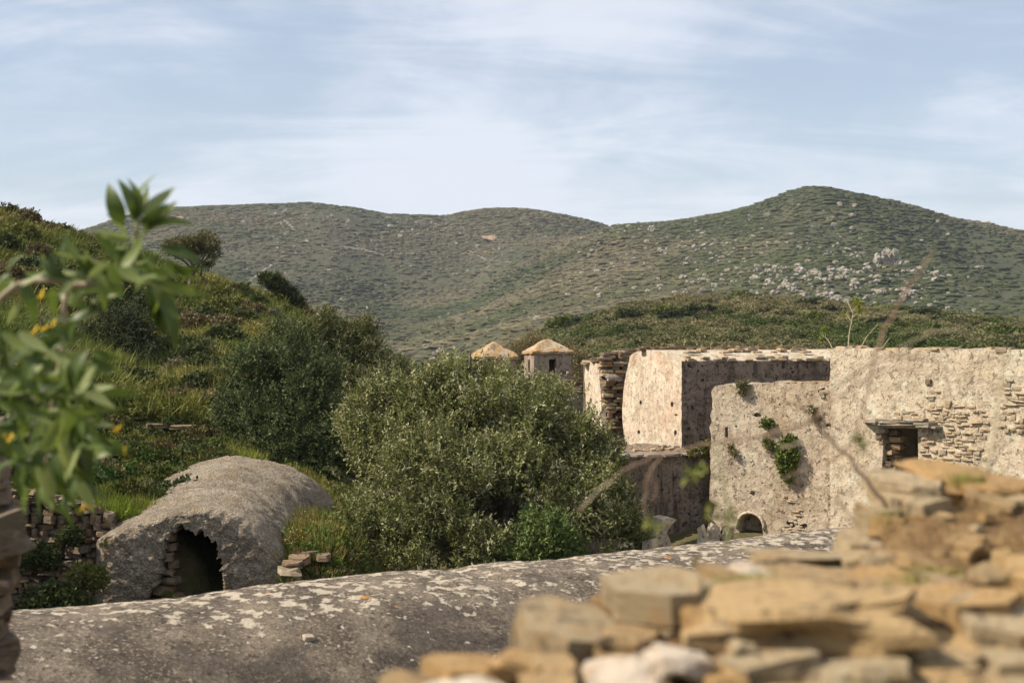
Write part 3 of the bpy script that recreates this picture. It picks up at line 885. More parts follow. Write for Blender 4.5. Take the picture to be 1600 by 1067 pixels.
def prism(pl, poly, d0, d1, name='wall'):
    """outline (s, z) on a wall plane, extruded from depth d0 to d1"""
    bm = bmesh.new()
    f = [bm.verts.new(pl.at(q, z, d0)) for q, z in poly]
    g = [bm.verts.new(pl.at(q, z, d1)) for q, z in poly]
    bm.faces.new(f); bm.faces.new(g[::-1])
    n = len(poly)
    for k in range(n): bm.faces.new((f[(k+1) % n], f[k], g[k], g[(k+1) % n]))
    bmesh.ops.recalc_face_normals(bm, faces=bm.faces[:])
    me = bpy.data.meshes.new(name); bm.to_mesh(me); bm.free()
    return me

def box_mesh(c, size, rz=0, name='box'):
    bm = bmesh.new(); bmesh.ops.create_cube(bm, size=1)
    bm.transform(Matrix.Translation(c) @ Matrix.Rotation(rz, 4, 'Z') @ Matrix.Diagonal((*size, 1)))
    me = bpy.data.meshes.new(name); bm.to_mesh(me); bm.free()
    return me

def cut(me, cutters):
    """subtract solids from a mesh (everything in world coordinates)"""
    a = bpy.data.objects.new('solid', me); COL.objects.link(a)
    tmp = [a]
    for c in cutters:
        b = bpy.data.objects.new('cutter', c); COL.objects.link(b); tmp.append(b)
        md = a.modifiers.new('b', 'BOOLEAN'); md.operation = 'DIFFERENCE'; md.object = b; md.solver = 'EXACT'
    bpy.context.view_layer.update()
    dg = bpy.context.evaluated_depsgraph_get()
    out = bpy.data.meshes.new_from_object(a.evaluated_get(dg))
    for o in tmp: bpy.data.objects.remove(o)
    out.materials.clear()
    return out

def ellipse(q, z, rq, rz, n=10, seed=0, j=.15):
    rr = random.Random(seed)
    return [(q+rq*math.cos(2*math.pi*k/n)*rr.uniform(1-j, 1+j), z+rz*math.sin(2*math.pi*k/n)*rr.uniform(1-j, 1+j)) for k in range(n)]

def arch(q0, q1, z0, zs, z1, seed=0, n=9):
    rr = random.Random(seed); pts = [(q0, z0)]
    for k in range(n+1):
        a = math.pi*(1-k/n); m = (q0+q1)/2
        pts.append((m+(q1-q0)/2*math.cos(a)+rr.uniform(-.012, .012), zs+(z1-zs)*math.sin(a)**.8+rr.uniform(-.015, .015)))
    return pts+[(q1, z0)]

MAS = proto_set('masonry', M['masonry'], 3, 4, s0=10)
MSR = proto_set('rounded', M['masonry_pale'], 1, 5, rnd=.45, rough=.22, s0=20)
DRY = proto_set('drystone', M['drystone'], 4, 5, rnd=.4, rough=.3, s0=30)
DRK = proto_set('dark', M['dark_stone'], 5, 2, s0=50)
SLT = proto_set('slate', M['slate'], 5, 0, s0=70)
LIM = proto_set('limestone', M['limestone'], 0, 5, cuts=2, rough=.35, rnd=.4, s0=90)

def crag_proto(name, seed):
    """a cracked, lumpy limestone crag"""
    bm = bmesh.new(); bmesh.ops.create_icosphere(bm, subdivisions=3, radius=.5)
    co = np.array([v.co[:] for v in bm.verts])
    d = 1+.55*fbm(co*3.0+seed*7, seed, 3)-.35*np.abs(vnoise(co*np.array([7, 7, 3])+seed, seed+3))
    for v, s_ in zip(bm.verts, d): v.co = v.co*float(s_)
    me = bpy.data.meshes.new(name); bm.to_mesh(me); bm.free(); me.materials.append(M['limestone'])
    return me
CRAG = [crag_proto('crag', k+200) for k in range(6)]

# ---------------------------------------------------------------- the long barrel-vaulted roof in front
CREST_Z = 3.62
h = ZC-CREST_Z
ya, yb = h*F/(969-HY), h*F/(832-HY)
va, vb = Vector(((-30-CX)/F*ya, ya, 0)), Vector(((1330-CX)/F*yb, yb, 0))
ax = (vb-va).normalized(); nx = Vector((ax.y, -ax.x, 0))         # nx points towards the eye side
va = va-ax*3.0; L = (vb-va).length+4.0
vr = thing('vaulted_roof', va+ax*L/2+Vector((0, 0, 1.2)), 'long grey barrel vaulted roof crusted with pale lichen in front of the olive tree', 'vaulted roof')
nu, nv = 300, 84
U = np.linspace(0, L, nu); TH = np.linspace(-1.72, 1.72, nv)
uu, th = np.meshgrid(U, TH, indexing='ij')
RW, RH = 2.25, 1.75
U_DIP = min(np.linspace(0, L, 2000), key=lambda q: abs(CX+(va+ax*q).x/(va+ax*q).y*F-738))
def crest_wobble(u):
    d = u-U_DIP
    return -0.05*np.exp(-(d/0.20)**2)+0.022*np.exp(-((d-0.75)/0.55)**2)+0.012*np.exp(-((d+0.4)/0.3)**2)
rad = 1+0.012*fbm(np.stack([uu.ravel()*1.2, th.ravel()*2.5, 0*uu.ravel()], 1), 61, 4).reshape(uu.shape)
off = np.sin(np.clip(th, -1.571, 1.571))*RW*rad
zz_ = CREST_Z-RH+np.cos(np.clip(th, -1.571, 1.571))*RH*rad-np.maximum(np.abs(th)-1.571, 0)*10
zz_ = zz_+crest_wobble(uu)*np.cos(np.clip(th, -1.57, 1.57))+0.022*fbm(np.stack([uu.ravel()*.45, 0*uu.ravel(), 0*uu.ravel()], 1), 62, 3).reshape(uu.shape)
V = np.stack([va.x+ax.x*uu+nx.x*off, va.y+ax.y*uu+nx.y*off, zz_], -1).reshape(-1, 3)
V[:, 2] += 0.012*fbm(V*7, 63, 3)
obj('vault', rel(vr, mesh_np('vault', V, grid_faces(nu, nv), True)), M['vault'], vr)
# end wall under the far end
e = MB(); N_ = 30
pe = [(math.sin(a)*RW*.985, CREST_Z-RH+math.cos(a)*RH*.985) for a in np.linspace(-1.571, 1.571, N_)]+[(RW*.985, 1.1), (-RW*.985, 1.1)]
for uq in (0.01, L-0.01):
    e.add([va+ax*uq+nx*q+Vector((0, 0, z)) for q, z in pe], [tuple(range(len(pe)))])
obj('end_wall', rel(vr, e.mesh('end_wall')), M['plaster_grey'], vr)
# loose pale stone lying on the roof
def vault_point(px, py):
    """where the line of sight through a pixel meets the vault"""
    best = None
    for Yq in np.linspace(6, 20, 3000):
        p = P(px, py, Yq); d = p-va
        o_, u_ = d.dot(nx), d.dot(ax)
        if abs(o_) > RW: continue
        zs_ = CREST_Z-RH+math.sqrt(max(0, 1-(o_/RW)**2))*RH
        if p.z <= zs_: best = Vector((p.x, p.y, zs_)); break
    return best
q = vault_point(482, 998)
ps = obj('loose_stone', block_proto('loose_stone', 5, 2, .2, .5), M['rubble_white'], None, q+Vector((0, 0, .01)), (0.3, .1, .6), (.10, .075, .05))
tag(ps, 'small white stone lying on the lichen covered vaulted roof', 'stone')

# ---------------------------------------------------------------- vaulted hut with a broken doorway
YF = 22.0
hut = thing('vaulted_hut', P(305, 950, YF), 'grey vaulted stone hut with a ragged dark hole in its front', 'hut')
front = [(147, 985), (146, 900), (148, 846), (168, 832), (195, 821), (225, 810), (255, 801), (285, 795), (315, 793), (345, 798), (372, 809), (396, 824), (416, 843), (432, 864), (444, 888), (452, 915), (458, 985)]
prof = [(P(a, b, YF).x, P(a, b, YF).z) for a, b in front]
def resample(poly, n):
    q = np.array(poly); s = np.concatenate([[0], np.cumsum(np.linalg.norm(np.diff(q, axis=0), axis=1))])
    si = np.linspace(0, s[-1], n)
    return np.stack([np.interp(si, s, q[:, 0]), np.interp(si, s, q[:, 1])], 1)
NP_ = 132
pf = resample(prof, NP_)
cxb = pf[:, 0].mean()
th = np.linspace(0, math.pi, NP_-16)
back = np.concatenate([np.stack([np.full(8, -7.60), np.linspace(1.2, 2.1, 8)], 1),
                       np.stack([-5.50-2.10*np.cos(th), 2.1+1.52*np.sin(th)**1.2], 1),
                       np.stack([np.full(8, -3.40), np.linspace(2.1, 1.2, 8)], 1)])
st = np.concatenate([[.30], np.linspace(.36, 8.6, 130)])
Vh = []
for d in st:
    b = min(1, (d-.30)/4.6)
    ring = pf*(1-b)+back*b
    cen = np.array([-4.93-.57*b, 1.6])
    sc = 1.0
    if d > 6.4: sc = math.sqrt(max(0.0004, 1-((d-6.4)/2.21)**2))
    ring = cen+(ring-cen)*np.array([sc, sc])
    Vh.append(np.stack([ring[:, 0], np.full(NP_, YF+d+0.13*(ring[:, 0]+4.9)), ring[:, 1]+.012*d], 1))
Vh = np.concatenate(Vh)
fade_ = np.clip((np.repeat(st, NP_)-.30)/.5, 0, 1)
dsp = fade_*(fbm(Vh*1.0, 71, 3)*.03+fbm(Vh*7, 72, 3)*.016+fbm(Vh*18, 73, 2)*.014)
Vh[:, 2] += dsp; Vh[:, 0] += dsp*.5
obj('vault', rel(hut, mesh_np('vault', Vh, grid_faces(len(st), NP_), True)), M['hut_roof'], hut)
hole = [(232, 985), (234, 940), (236, 922), (249, 908), (253, 886), (252, 868), (260, 852), (262, 836), (274, 827), (292, 823), (303, 831), (318, 834), (330, 842), (338, 856), (341, 872), (346, 884), (345, 897), (351, 910), (352, 930), (356, 985)]
hole = [(P(a, b, YF).x, P(a, b, YF).z) for a, b in hole]
def ray_poly(c, ang, poly):
    best = 1e9; dx, dz = math.cos(ang), math.sin(ang)
    for (a, b) in zip(poly, poly[1:]+poly[:1]):
        ex, ez = b[0]-a[0], b[1]-a[1]
        den = dx*ez-dz*ex
        if abs(den) < 1e-9: continue
        t = ((a[0]-c[0])*ez-(a[1]-c[1])*ex)/den; u = ((a[0]-c[0])*dz-(a[1]-c[1])*dx)/den
        if t > 0 and -1e-6 <= u <= 1+1e-6: best = min(best, t)
    return best
cc_ = (P(300, 905, YF).x, P(300, 905, YF).z)
NA, NR = 300, 36
rr = random.Random(3); Vf = []
outer_poly = [tuple(p) for p in (np.array(cc_)+(pf-np.array(cc_))*1.0)]
for k in range(NA):
    a = 2*math.pi*k/NA
    ri, ro = ray_poly(cc_, a, hole), ray_poly(cc_, a, outer_poly)
    ri = min(ri*(1+.045*math.sin(k*.31)+.04*math.sin(k*.67+1)+.02*math.sin(k*1.3)+rr.uniform(-.012, .012)), ro*.97)
    for j in range(NR):
        r_ = ri+(ro-ri)*j/(NR-1)
        x, z = cc_[0]+math.cos(a)*r_, cc_[1]+math.sin(a)*r_
        Vf.append((x, YF+0.13*(x+4.9), z))
    # the broken edge runs back into the wall
Vf = np.array(Vf).reshape(NA, NR, 3)
rel_ = (fbm(Vf.reshape(-1, 3)*1.6, 81, 3)*.025+fbm(Vf.reshape(-1, 3)*11, 82, 4)*.026).reshape(NA, NR)
edge = np.clip(np.arange(NR)/4.0, 0, 1)[None, :]*np.clip((NR-1-np.arange(NR))/3.0, 0, 1)[None, :]
Vf[..., 1] -= rel_*edge
round_ = np.clip((np.arange(NR)/(NR-1)-.62)/.38, 0, 1)[None, :]
Vf[..., 1] += .30*(1-np.sqrt(np.maximum(0, 1-round_**2)))
Vf[..., 2] += .012*.30*(round_**3)
inner = Vf[:, :1, :].copy(); inner[..., 1] += .55
Vf = np.concatenate([inner, Vf], 1)
fc = []
nr = NR+1
for k in range(NA):
    for j in range(nr-1):
        fc.append((k*nr+j, k*nr+j+1, ((k+1) % NA)*nr+j+1, ((k+1) % NA)*nr+j))
obj('front_wall', rel(hut, mesh_np('front_wall', Vf.reshape(-1, 3), np.array(fc), True)), M['hut_roof'], hut)
# stones laid bare in the left jamb and at the foot of the right one
for k, (a, b, wpx, hpx, d) in enumerate([(262, 842, 22, 12, .2), (262, 857, 26, 12, .25), (258, 872, 24, 13, .2), (264, 885, 24, 12, .3), (257, 897, 22, 11, .2), (262, 910, 30, 13, .25), (252, 924, 34, 14, .2), (266, 936, 34, 12, .28), (250, 946, 40, 16, .12), (284, 949, 40, 12, .1), (350, 903, 12, 10, .1), (352, 914, 15, 9, .1), (354, 925, 18, 10, .06), (349, 936, 24, 12, .05), (362, 940, 20, 9, .0)]):
    s = YF/F
    stone(hut, DRY[k % len(DRY)], P(a, b, YF)+Vector((0, d, 0)), (wpx*s*.8, .30, hpx*s*.95), rr.uniform(-.2, .2), 0, rr.uniform(-.08, .08))
# stone treads to the right of the hut
stp = thing('stone_steps', P(475, 880, 21.6), 'broken pale stone steps beside the right flank of the vaulted hut', 'steps')
for k, (a, b, wpx, hpx, Yq) in enumerate([(482, 862, 44, 8, 22.4), (468, 869, 40, 8, 22.1), (456, 878, 36, 8, 21.8), (505, 866, 26, 7, 22.2), (450, 890, 30, 10, 21.5)]):
    stone(stp, DRY[k % 9], P(a, b, Yq)-Vector((0, 0, .04)), (wpx/F*Yq, .5, hpx/F*Yq*1.4), rr.uniform(-.3, .3), rr.uniform(-.05, .15), rr.uniform(-.1, .1), 'step')

# ---------------------------------------------------------------- dry stone walls on the left
def dry_wall(name, pl, q0, q1, top, bottom, course, label, protos, core_m, seed, depth=.32, cat='wall', wmin=.9, wmax=3.0):
    """courses of single stones on a wall plane in front of a dark core"""
    rr = random.Random(seed)
    e = thing(name, pl.at((q0+q1)/2, bottom), label, cat)
    n = 24
    poly = [(q0, bottom)]+[(q0+(q1-q0)*k/n, top(q0+(q1-q0)*k/n)-.07) for k in range(n+1)]+[(q1, bottom)]
    obj('core', rel(e, prism(pl, poly[::-1], .10, .45)), core_m, e)
    z = bottom; cnt = 0
    while True:
        hgt = course*rr.uniform(.7, 1.35); q = q0+rr.uniform(-.1, .05); any_ = False
        while q < q1:
            wd = course*rr.uniform(wmin, wmax)
            zt = top(min(max(q+wd/2, q0), q1))
            if z+hgt*.5 < zt:
                any_ = True; cnt += 1
                stone(e, rr.choice(protos), pl.at(q+wd/2, z+hgt/2+rr.uniform(-.02, .02), .06+rr.uniform(-.05, .05)), (wd*.98, depth*rr.uniform(.8, 1.2), hgt*rr.uniform(.85, 1.02)), pl.ang+rr.uniform(-.3, .3)+rr.choice((0, math.pi)), rr.uniform(-.2, .2), rr.uniform(-.16, .16))
            q += wd
        z += hgt
        if not any_ or cnt > 290: break
    return e
plw = Plane(P(-30, 800, 22.1).x, 22.3, 0.02)
def top_left(q):
    a = CX+(plw.o.x+q)/22.2*F
    return zpy(np.interp(a, [-90, 60, 120, 205], [762, 768, 784, 818]), 22.2)
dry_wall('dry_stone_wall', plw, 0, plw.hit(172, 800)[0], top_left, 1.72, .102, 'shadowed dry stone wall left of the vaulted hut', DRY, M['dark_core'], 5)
plt_ = Plane(P(176, 700, 35.7).x, 35.8, -.03)
def top_terr(q): return zpy(668+6*math.sin(q*3.1), 35.8)
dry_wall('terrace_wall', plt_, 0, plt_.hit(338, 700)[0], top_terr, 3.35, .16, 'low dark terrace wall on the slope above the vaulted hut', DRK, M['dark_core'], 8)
tw = [o for o in COL.objects if o.name == 'terrace_wall'][0]
for k, (a, b, wpx) in enumerate([(205, 668, 34), (245, 665, 40), (285, 667, 46), (316, 672, 40), (322, 680, 34)]):
    stone(tw, DRY[k], P(a, b, 35.6), (wpx/F*35.6, .6, .1), rr.uniform(-.2, .2), 0, rr.uniform(-.05, .05), 'coping_stone')

# ruined stone jamb at the left edge, close by
lw = thing('broken_wall_end', P(-20, 1067, 5.6)-Vector((0, 0, .5)), 'shaded broken end of a stone wall close by at left edge', 'wall')
rr = random.Random(21)
ppy = 1110; kk = 0
while ppy > 690:
    hh = rr.uniform(16, 34)
    right = np.interp(ppy, [690, 760, 800, 850, 870, 950, 1000, 1110], [4, 8, 24, 22, 30, 14, 20, 12])+rr.uniform(-8, 8)
    a = right
    for q in range(3):
        wd = rr.uniform(45, 90)
        Yq = 5.6+rr.uniform(-.05, .05)
        stone(lw, DRK[kk % 7], P(a-wd/2, ppy-hh/2, Yq), (wd/F*Yq*1.05, .34, hh/F*Yq*.98), .35+rr.uniform(-.2, .2), rr.uniform(-.06, .06), rr.uniform(-.08, .08))  # darker stone set puts this end's shade into the stone colour
        a -= wd*.9; kk += 1
    ppy -= hh*.93
bigs = stone(lw, block_proto('jamb_stone', 77, 2, .25, .2), P(4, 832, 5.45), (.16, .22, .15), .5, .05, -.35)
bigs.data.materials.append(M['drystone'])
bigs['label'] = 'large pale faced stone sticking out of the broken wall end'
core = box_mesh(P(-75, 900, 5.9), (.40, .35, 1.3), .3)
obj('core', rel(lw, core), M['dark_core'], lw)

# ---------------------------------------------------------------- the ruined monastery buildings
EX = []                                                          # for plants later
# house with the doorway, right
plA = Plane(P(1297, 545, 27.0).x, 27.0, R(-42))
qe = 7.5
topA = [plA.hit(a, b) for a, b in [(1297, 547), (1310, 545), (1345, 544), (1365, 547), (1420, 547), (1500, 546), (1560, 547), (1600, 546)]]
polyA = [(0.0, 1.2)]+[(0.0, z) for z in np.linspace(1.4, topA[0][1]-.05, 26)]+topA+[(qe, 5.82), (qe, 1.2)]
polyA = ragged(polyA, .12, .016, 4, 1.5)
d0 = plA.hit(1379, 668); d1 = plA.hit(1434, 668)
doorA = [(d0[0], 2.0), (d0[0]+.01, 3.0), (d0[0]-.02, 3.6), (d0[0]+.015, 4.1), (d0[0], d0[1]), (d1[0], d1[1]-.02), (d1[0]+.01, 3.9), (d1[0]-.01, 2.0)]
hA = thing('doorway_house', plA.at(1.6, 1.4), 'pale plastered ruined house with a slab lintel doorway on the right', 'house')
bodyA = cut(prism(plA, polyA, 0, .62), [prism(plA, doorA, -.2, .9)])
wallA = obj('wall', rel(hA, bodyA), M['plaster'], hA)
# plaster has come away round the left of the door: a rougher, wider bite filled with stones
for k, (a, b, wp, hp, dd) in enumerate([(1378, 672, 18, 7, .05), (1388, 677, 20, 8, .22), (1375, 681, 16, 8, .05), (1390, 687, 18, 9, .26), (1379, 690, 10, 7, .08), (1391, 698, 20, 9, .24), (1384, 707, 16, 8, .2), (1388, 716, 20, 8, .26), (1382, 725, 14, 8, .16), (1386, 734, 16, 8, .2), (1383, 744, 18, 9, .18)]):
    p = plA.px(a, b, dd); s = p.y/F
    stone(wallA, DRK[k % 7] if k % 3 else MAS[k % 7], p, (wp*s*1.2, .26, hp*s), plA.ang+rr.uniform(-.25, .25), 0, rr.uniform(-.1, .1))
for k, (a, b, wp, hp, dd) in enumerate([(1367, 659, 44, 6, -.12), (1392, 656, 40, 4, -.10), (1410, 660, 60, 6, -.16), (1448, 663, 40, 7, -.12), (1430, 655, 36, 4, -.08), (1461, 668, 30, 5, -.05)]):
    p = plA.px(a, b, dd+.16); s = p.y/F
    stone(hA, SLT[k % 5], p, (wp*s*1.3, .62, hp*s*1.1), plA.ang+rr.uniform(-.05, .05), 0, rr.uniform(-.03, .05), 'lintel_slab')
# plaster fallen away: courses of small stones showing
def patch(e, pl, poly, course, seed, protos, dens=1.0, proud=.03):
    rr = random.Random(seed)
    pts = [pl.hit(a, b) for a, b in poly]
    q0, q1 = min(p[0] for p in pts), max(p[0] for p in pts); z0, z1 = min(p[1] for p in pts), max(p[1] for p in pts)
    def inside(q, z):
        c = False
        for (a, b) in zip(pts, pts[1:]+pts[:1]):
            if (a[1] > z) != (b[1] > z) and q < (b[0]-a[0])*(z-a[1])/(b[1]-a[1])+a[0]: c = not c
        return c
    z = z0
    while z < z1:
        hgt = course*rr.uniform(.65, 1.3); q = q0+rr.uniform(-.1, 0)
        while q < q1:
            wd = course*rr.uniform(1.1, 3.6)
            if inside(q+wd/2, z+hgt/2) and rr.random() < dens:
                stone(e, rr.choice(protos), pl.at(q+wd/2, z+hgt/2+rr.uniform(-.012, .012), .07-proud*rr.random()), (wd*.95, .16, hgt*rr.uniform(.7, .98)), pl.ang+rr.uniform(-.14, .14), rr.uniform(-.1, .1), rr.uniform(-.12, .12))
            q += wd
        z += hgt
patch(wallA, plA, [(1444, 668), (1452, 645), (1450, 610), (1462, 598), (1475, 625), (1500, 632), (1545, 640), (1552, 665), (1535, 690), (1540, 722), (1500, 735), (1448, 735), (1436, 700)], .062, 3, MSR, .62)
patch(wallA, plA, [(1560, 612), (1575, 590), (1600, 596), (1606, 660), (1596, 682), (1566, 672)], .07, 4, MSR, .75, .04)
patch(wallA, plA, [(1436, 598), (1452, 594), (1464, 604), (1462, 618), (1444, 612)], .09, 5, DRK, .9, .06)
patch(wallA, plA, [(1400, 645), (1430, 640), (1438, 654), (1402, 655)], .07, 6, MSR, .7)
# side, back and cross walls behind the doorway
plA2 = Plane(plA.at(.02, 0, .62).x, plA.at(.02, 0, .62).y, plA.ang+math.pi/2)
obj('side_wall', rel(hA, prism(plA2, ragged([(0, 1.3), (0, 5.74), (4.2, 5.70), (4.2, 1.3)], .2, .012, 9, 1.5), 0, -.5)), M['plaster'], hA)
plA3 = Plane(plA.at(0, 0, 3.4).x, plA.at(0, 0, 3.4).y, plA.ang)
obj('back_wall', rel(hA, prism(plA3, ragged([(0.5, 1.3), (0.5, 5.4), (7.4, 5.35), (7.4, 1.3)], .2, .012, 10, 1.5), 0, .5)), M['plaster'], hA)
obj('inner_ceiling', rel(hA, prism(plA, [(.55, 5.0), (.55, 5.2), (7.4, 5.2), (7.4, 5.0)], .66, 3.38)), M['plaster'], hA)
q_in = plA.hit(1431, 690)[0]
plA4 = Plane(plA.at(q_in-.05, 0, 1.0).x, plA.at(q_in-.05, 0, 1.0).y, plA.ang)
obj('inner_wall', rel(hA, prism(plA4, [(0, 1.3), (0, 4.99), (2.5, 4.99), (2.5, 1.3)], 0, .3)), M['plaster_pink'], hA)
for k in range(34):                                              # broken wall head
    q = rr.uniform(0.0, 5.0); z = np.interp(q, [p[0] for p in topA], [p[1] for p in topA])
    stone(wallA, MAS[k % 7], plA.at(q, z+.005, rr.uniform(.05, .5)), (rr.uniform(.12, .3), rr.uniform(.15, .3), rr.uniform(.04, .09)), rr.uniform(0, 3), 0, rr.uniform(-.1, .1), 'coping_stone')

# lower block left of it with the small arch
pB = plA.at(.04, 0, .34)
plB = Plane(pB.x, pB.y, plA.ang+R(11))
qb0, zb0 = plB.hit(1112, 604)
topB = [plB.hit(a, b) for a, b in [(1112, 612), (1117, 603), (1126, 600), (1150, 603), (1166, 601), (1190, 602), (1220, 599), (1260, 599), (1290, 600)]]
polyB = [(qb0-.10, 1.2)]+[(qb0-.10+.10*k/12, 1.4+(topB[0][1]-1.4)*k/12) for k in range(1, 12)]+topB+[(-.002, topB[-1][1]), (-.002, 1.2)]
polyB = ragged(polyB, .10, .020, 6, 1.5)
hB = thing('arched_block', plB.at(qb0/2, 1.4), 'lower pale plastered block with a small pointed arch at its foot', 'ruin')
a0, a1 = plB.hit(1154, 845), plB.hit(1192, 845); at_ = plB.hit(1172, 803)[1]; asq = plB.hit(1172, 826)[1]
s0 = plB.hit(1135, 676)
cuts = [prism(plB, arch(a0[0], a1[0], 1.5, asq, at_, 2), -.3, .40),
        prism(plB, [(s0[0]-.035, s0[1]-.10), (s0[0]+.035, s0[1]-.11), (s0[0]+.03, s0[1]+.12), (s0[0]-.03, s0[1]+.11)], -.2, .2)]
for k, (a, b, r_) in enumerate([(1183, 648, .07), (1176, 770, .07), (1286, 612, .10), (1295, 664, .06), (1236, 818, .09), (1256, 822, .07), (1150, 666, .03), (1218, 632, .03)]):
    q, z = plB.hit(a, b)
    if q+r_*1.6 < -.02: cuts.append(prism(plB, ellipse(q, z, r_, r_*.7, 9, k, .4), -.2, .12))
bodyB = cut(prism(plB, polyB, 0, .75), cuts)
wallB = obj('wall', rel(hB, bodyB), M['plaster_worn'], hB)
for k in range(30):
    q = rr.uniform(qb0+.05, -.1); z = np.interp(q, [p[0] for p in topB], [p[1] for p in topB])
    stone(wallB, MAS[k % 7], plB.at(q, z-.01, rr.uniform(.08, .65)), (rr.uniform(.10, .28), rr.uniform(.12, .3), rr.uniform(.05, .09)), rr.uniform(0, 3), 0, rr.uniform(-.1, .1), 'coping_stone')
patch(wallB, plB, [(1222, 745), (1240, 740), (1246, 790), (1262, 812), (1258, 832), (1226, 830), (1228, 790)], .055, 7, MSR, .45, .015)
patch(wallB, plB, [(1280, 606), (1296, 604), (1296, 622), (1284, 620)], .10, 8, MAS, .9, .05)
hob = MB()                                                       # moulding round the arch
qm = (a0[0]+a1[0])/2
hob.tube([plB.at(qm+(a1[0]-a0[0])*.56*math.cos(t_), asq+(at_-asq)*1.12*math.sin(t_)**.8, -.02) for t_ in np.linspace(math.pi, 0, 14)], .035, 6)
obj('arch_moulding', rel(hB, hob.mesh('arch_moulding', True)), M['plaster'], hB)

# tall block behind: lit end, dark long side
cC = Vector((P(1065, 600, 31).x, 31.0, 0))
plCs = Plane(cC.x, cC.y, R(20))                                  # dark long side, runs right and away
plCl = Plane(cC.x, cC.y, R(20)+math.pi/2)                        # lit end, runs left and away
plCl.inw = Vector((math.cos(R(20)), math.sin(R(20)), 0))
outl = [(1065, 715), (1065, 564), (1050, 555), (1034, 550), (1010, 547), (994, 549), (985, 556), (981, 572), (977, 590), (974, 612), (972, 640), (973, 668), (977, 690), (980, 715)]
polyC = [plCl.hit(a, b) for a, b in outl]
polyC = [polyC[0]]+[(0.0, z) for z in np.linspace(polyC[0][1]+.05, polyC[1][1]-.05, 24)]+polyC[1:]
polyC = ragged(polyC, .10, .009, 12, polyC[0][1]+.05)
hC = thing('tall_block', cC+Vector((0, 0, 3.4)), 'tall roofless looking block with sunlit end and dark shaded and stained long side', 'ruin')
holes = []
for k, (a, b, w_, h_) in enumerate([(1001, 629, 3.2, 9), (1050, 632, 4.5, 9), (1056, 648, 4.5, 4), (998, 675, 4.5, 8), (1055, 676, 4, 10)]):
    q, z = plCl.hit(a, b); qa = plCl.hit(a-w_/2, b)[0]
    holes.append(prism(plCl, ellipse(q, z, abs(qa-q)*1.15, h_/F*31/2, 8, k, .25), -.2, .30))
q, z = plCs.hit(1225, 568)
holes.append(prism(plCs, [(q-.05, z-.11), (q+.05, z-.11), (q+.05, z+.10), (q-.05, z+.10)], -.3, .35))
bodyC = cut(prism(plCl, polyC, 0, 8.5), holes)
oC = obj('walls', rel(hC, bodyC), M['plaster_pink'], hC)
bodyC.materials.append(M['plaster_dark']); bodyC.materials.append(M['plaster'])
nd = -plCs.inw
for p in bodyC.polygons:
    if p.normal.dot(nd) > .7: p.material_index = 1  # side away from the sun takes the plaster with shade in its colour
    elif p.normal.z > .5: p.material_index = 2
for k in range(46):                                              # loose stones along the eaves and roof edge
    u = rr.uniform(.1, 5.2); dq = rr.choice((.02, .12, .5, .9)); z = np.interp(dq, [0, .3, .9], [polyC[25][1], 5.72, 5.80])
    p = plCs.at(u, z+.01, dq)
    stone(oC, MAS[k % 7], p, (rr.uniform(.14, .32), rr.uniform(.12, .22), rr.uniform(.04, .08)), plCs.ang+rr.uniform(-.3, .3), 0, rr.uniform(-.08, .08), 'roof_stone')
for k in range(40):                                              # low parapet of flat stones at the back of the roof
    u = -.1+4.2*k/40; p = plCs.at(u, 5.82+rr.uniform(-.015, .03), 1.9+rr.uniform(-.08, .08))
    stone(oC, DRK[k % 7], p, (rr.uniform(.15, .34), .3, rr.uniform(.06, .11)), plCs.ang+rr.uniform(-.1, .1), 0, rr.uniform(-.06, .06), 'parapet_stone')

# broken wall left of it: plastered side and an end of stacked slabs
eo = P(975, 600, 34.3)
plEe = Plane(P(940, 600, 34.3).x, 34.3, R(14))                   # broken end facing the eye
plEl = Plane(P(941, 600, 34.3).x, 34.3, R(14)+math.pi/2)         # plastered side
plEl.inw = Vector((math.cos(R(14)), math.sin(R(14)), 0))
hE = thing('broken_wall', plEe.at(.2, 2.6), 'broken wall with an end of stacked slabs left of the tall block', 'wall')
oE = [(944, 700), (940, 640), (938, 610), (936, 575), (930, 566), (915, 566), (913, 590), (916, 640), (917, 700)]
bodyE = cut(prism(plEl, ragged([plEl.hit(a, b) for a, b in oE], .15, .012, 3), 0, .10),
            [prism(plEl, ellipse(*plEl.hit(923, 627), .10, .09, 8, 4, .2), -.2, .5), prism(plEl, ellipse(*plEl.hit(943.5, 625), .09, .09, 8, 5, .2), -.2, .5)])
obj('plaster_side', rel(hE, bodyE), M['plaster_pink'], hE)
obj('core', rel(hE, prism(plEl, [(.06, 2.4), (.06, 5.70), (1.9, 5.45), (1.9, 2.4)], .10, .52)), M['dark_core'], hE)
z = zpy(700, 34.3); kk = 0
while z < 5.72:
    hgt = rr.uniform(.05, .10); left = np.interp(z, [3.4, 4.2, 5.2, 5.72], [.14, .10, -.02, -.05]); q = left+rr.uniform(-.03, .03)
    while q < .50:
        wd = rr.uniform(.16, .38)
        stone(hE, DRK[kk % 7] if rr.random() < .7 else MAS[kk % 7], plEe.at(q+wd/2, z+hgt/2, .04+rr.uniform(-.07, .06)), (wd, .32, hgt*.92), plEe.ang+rr.uniform(-.2, .2), 0, rr.uniform(-.06, .06)); kk += 1
        q += wd
    z += hgt
ws = stone(hE, LIM[1], P(958, 591, 34.15), (.30, .25, .13), .2, 0, .05); ws['label'] = 'pale block among the dark slabs'
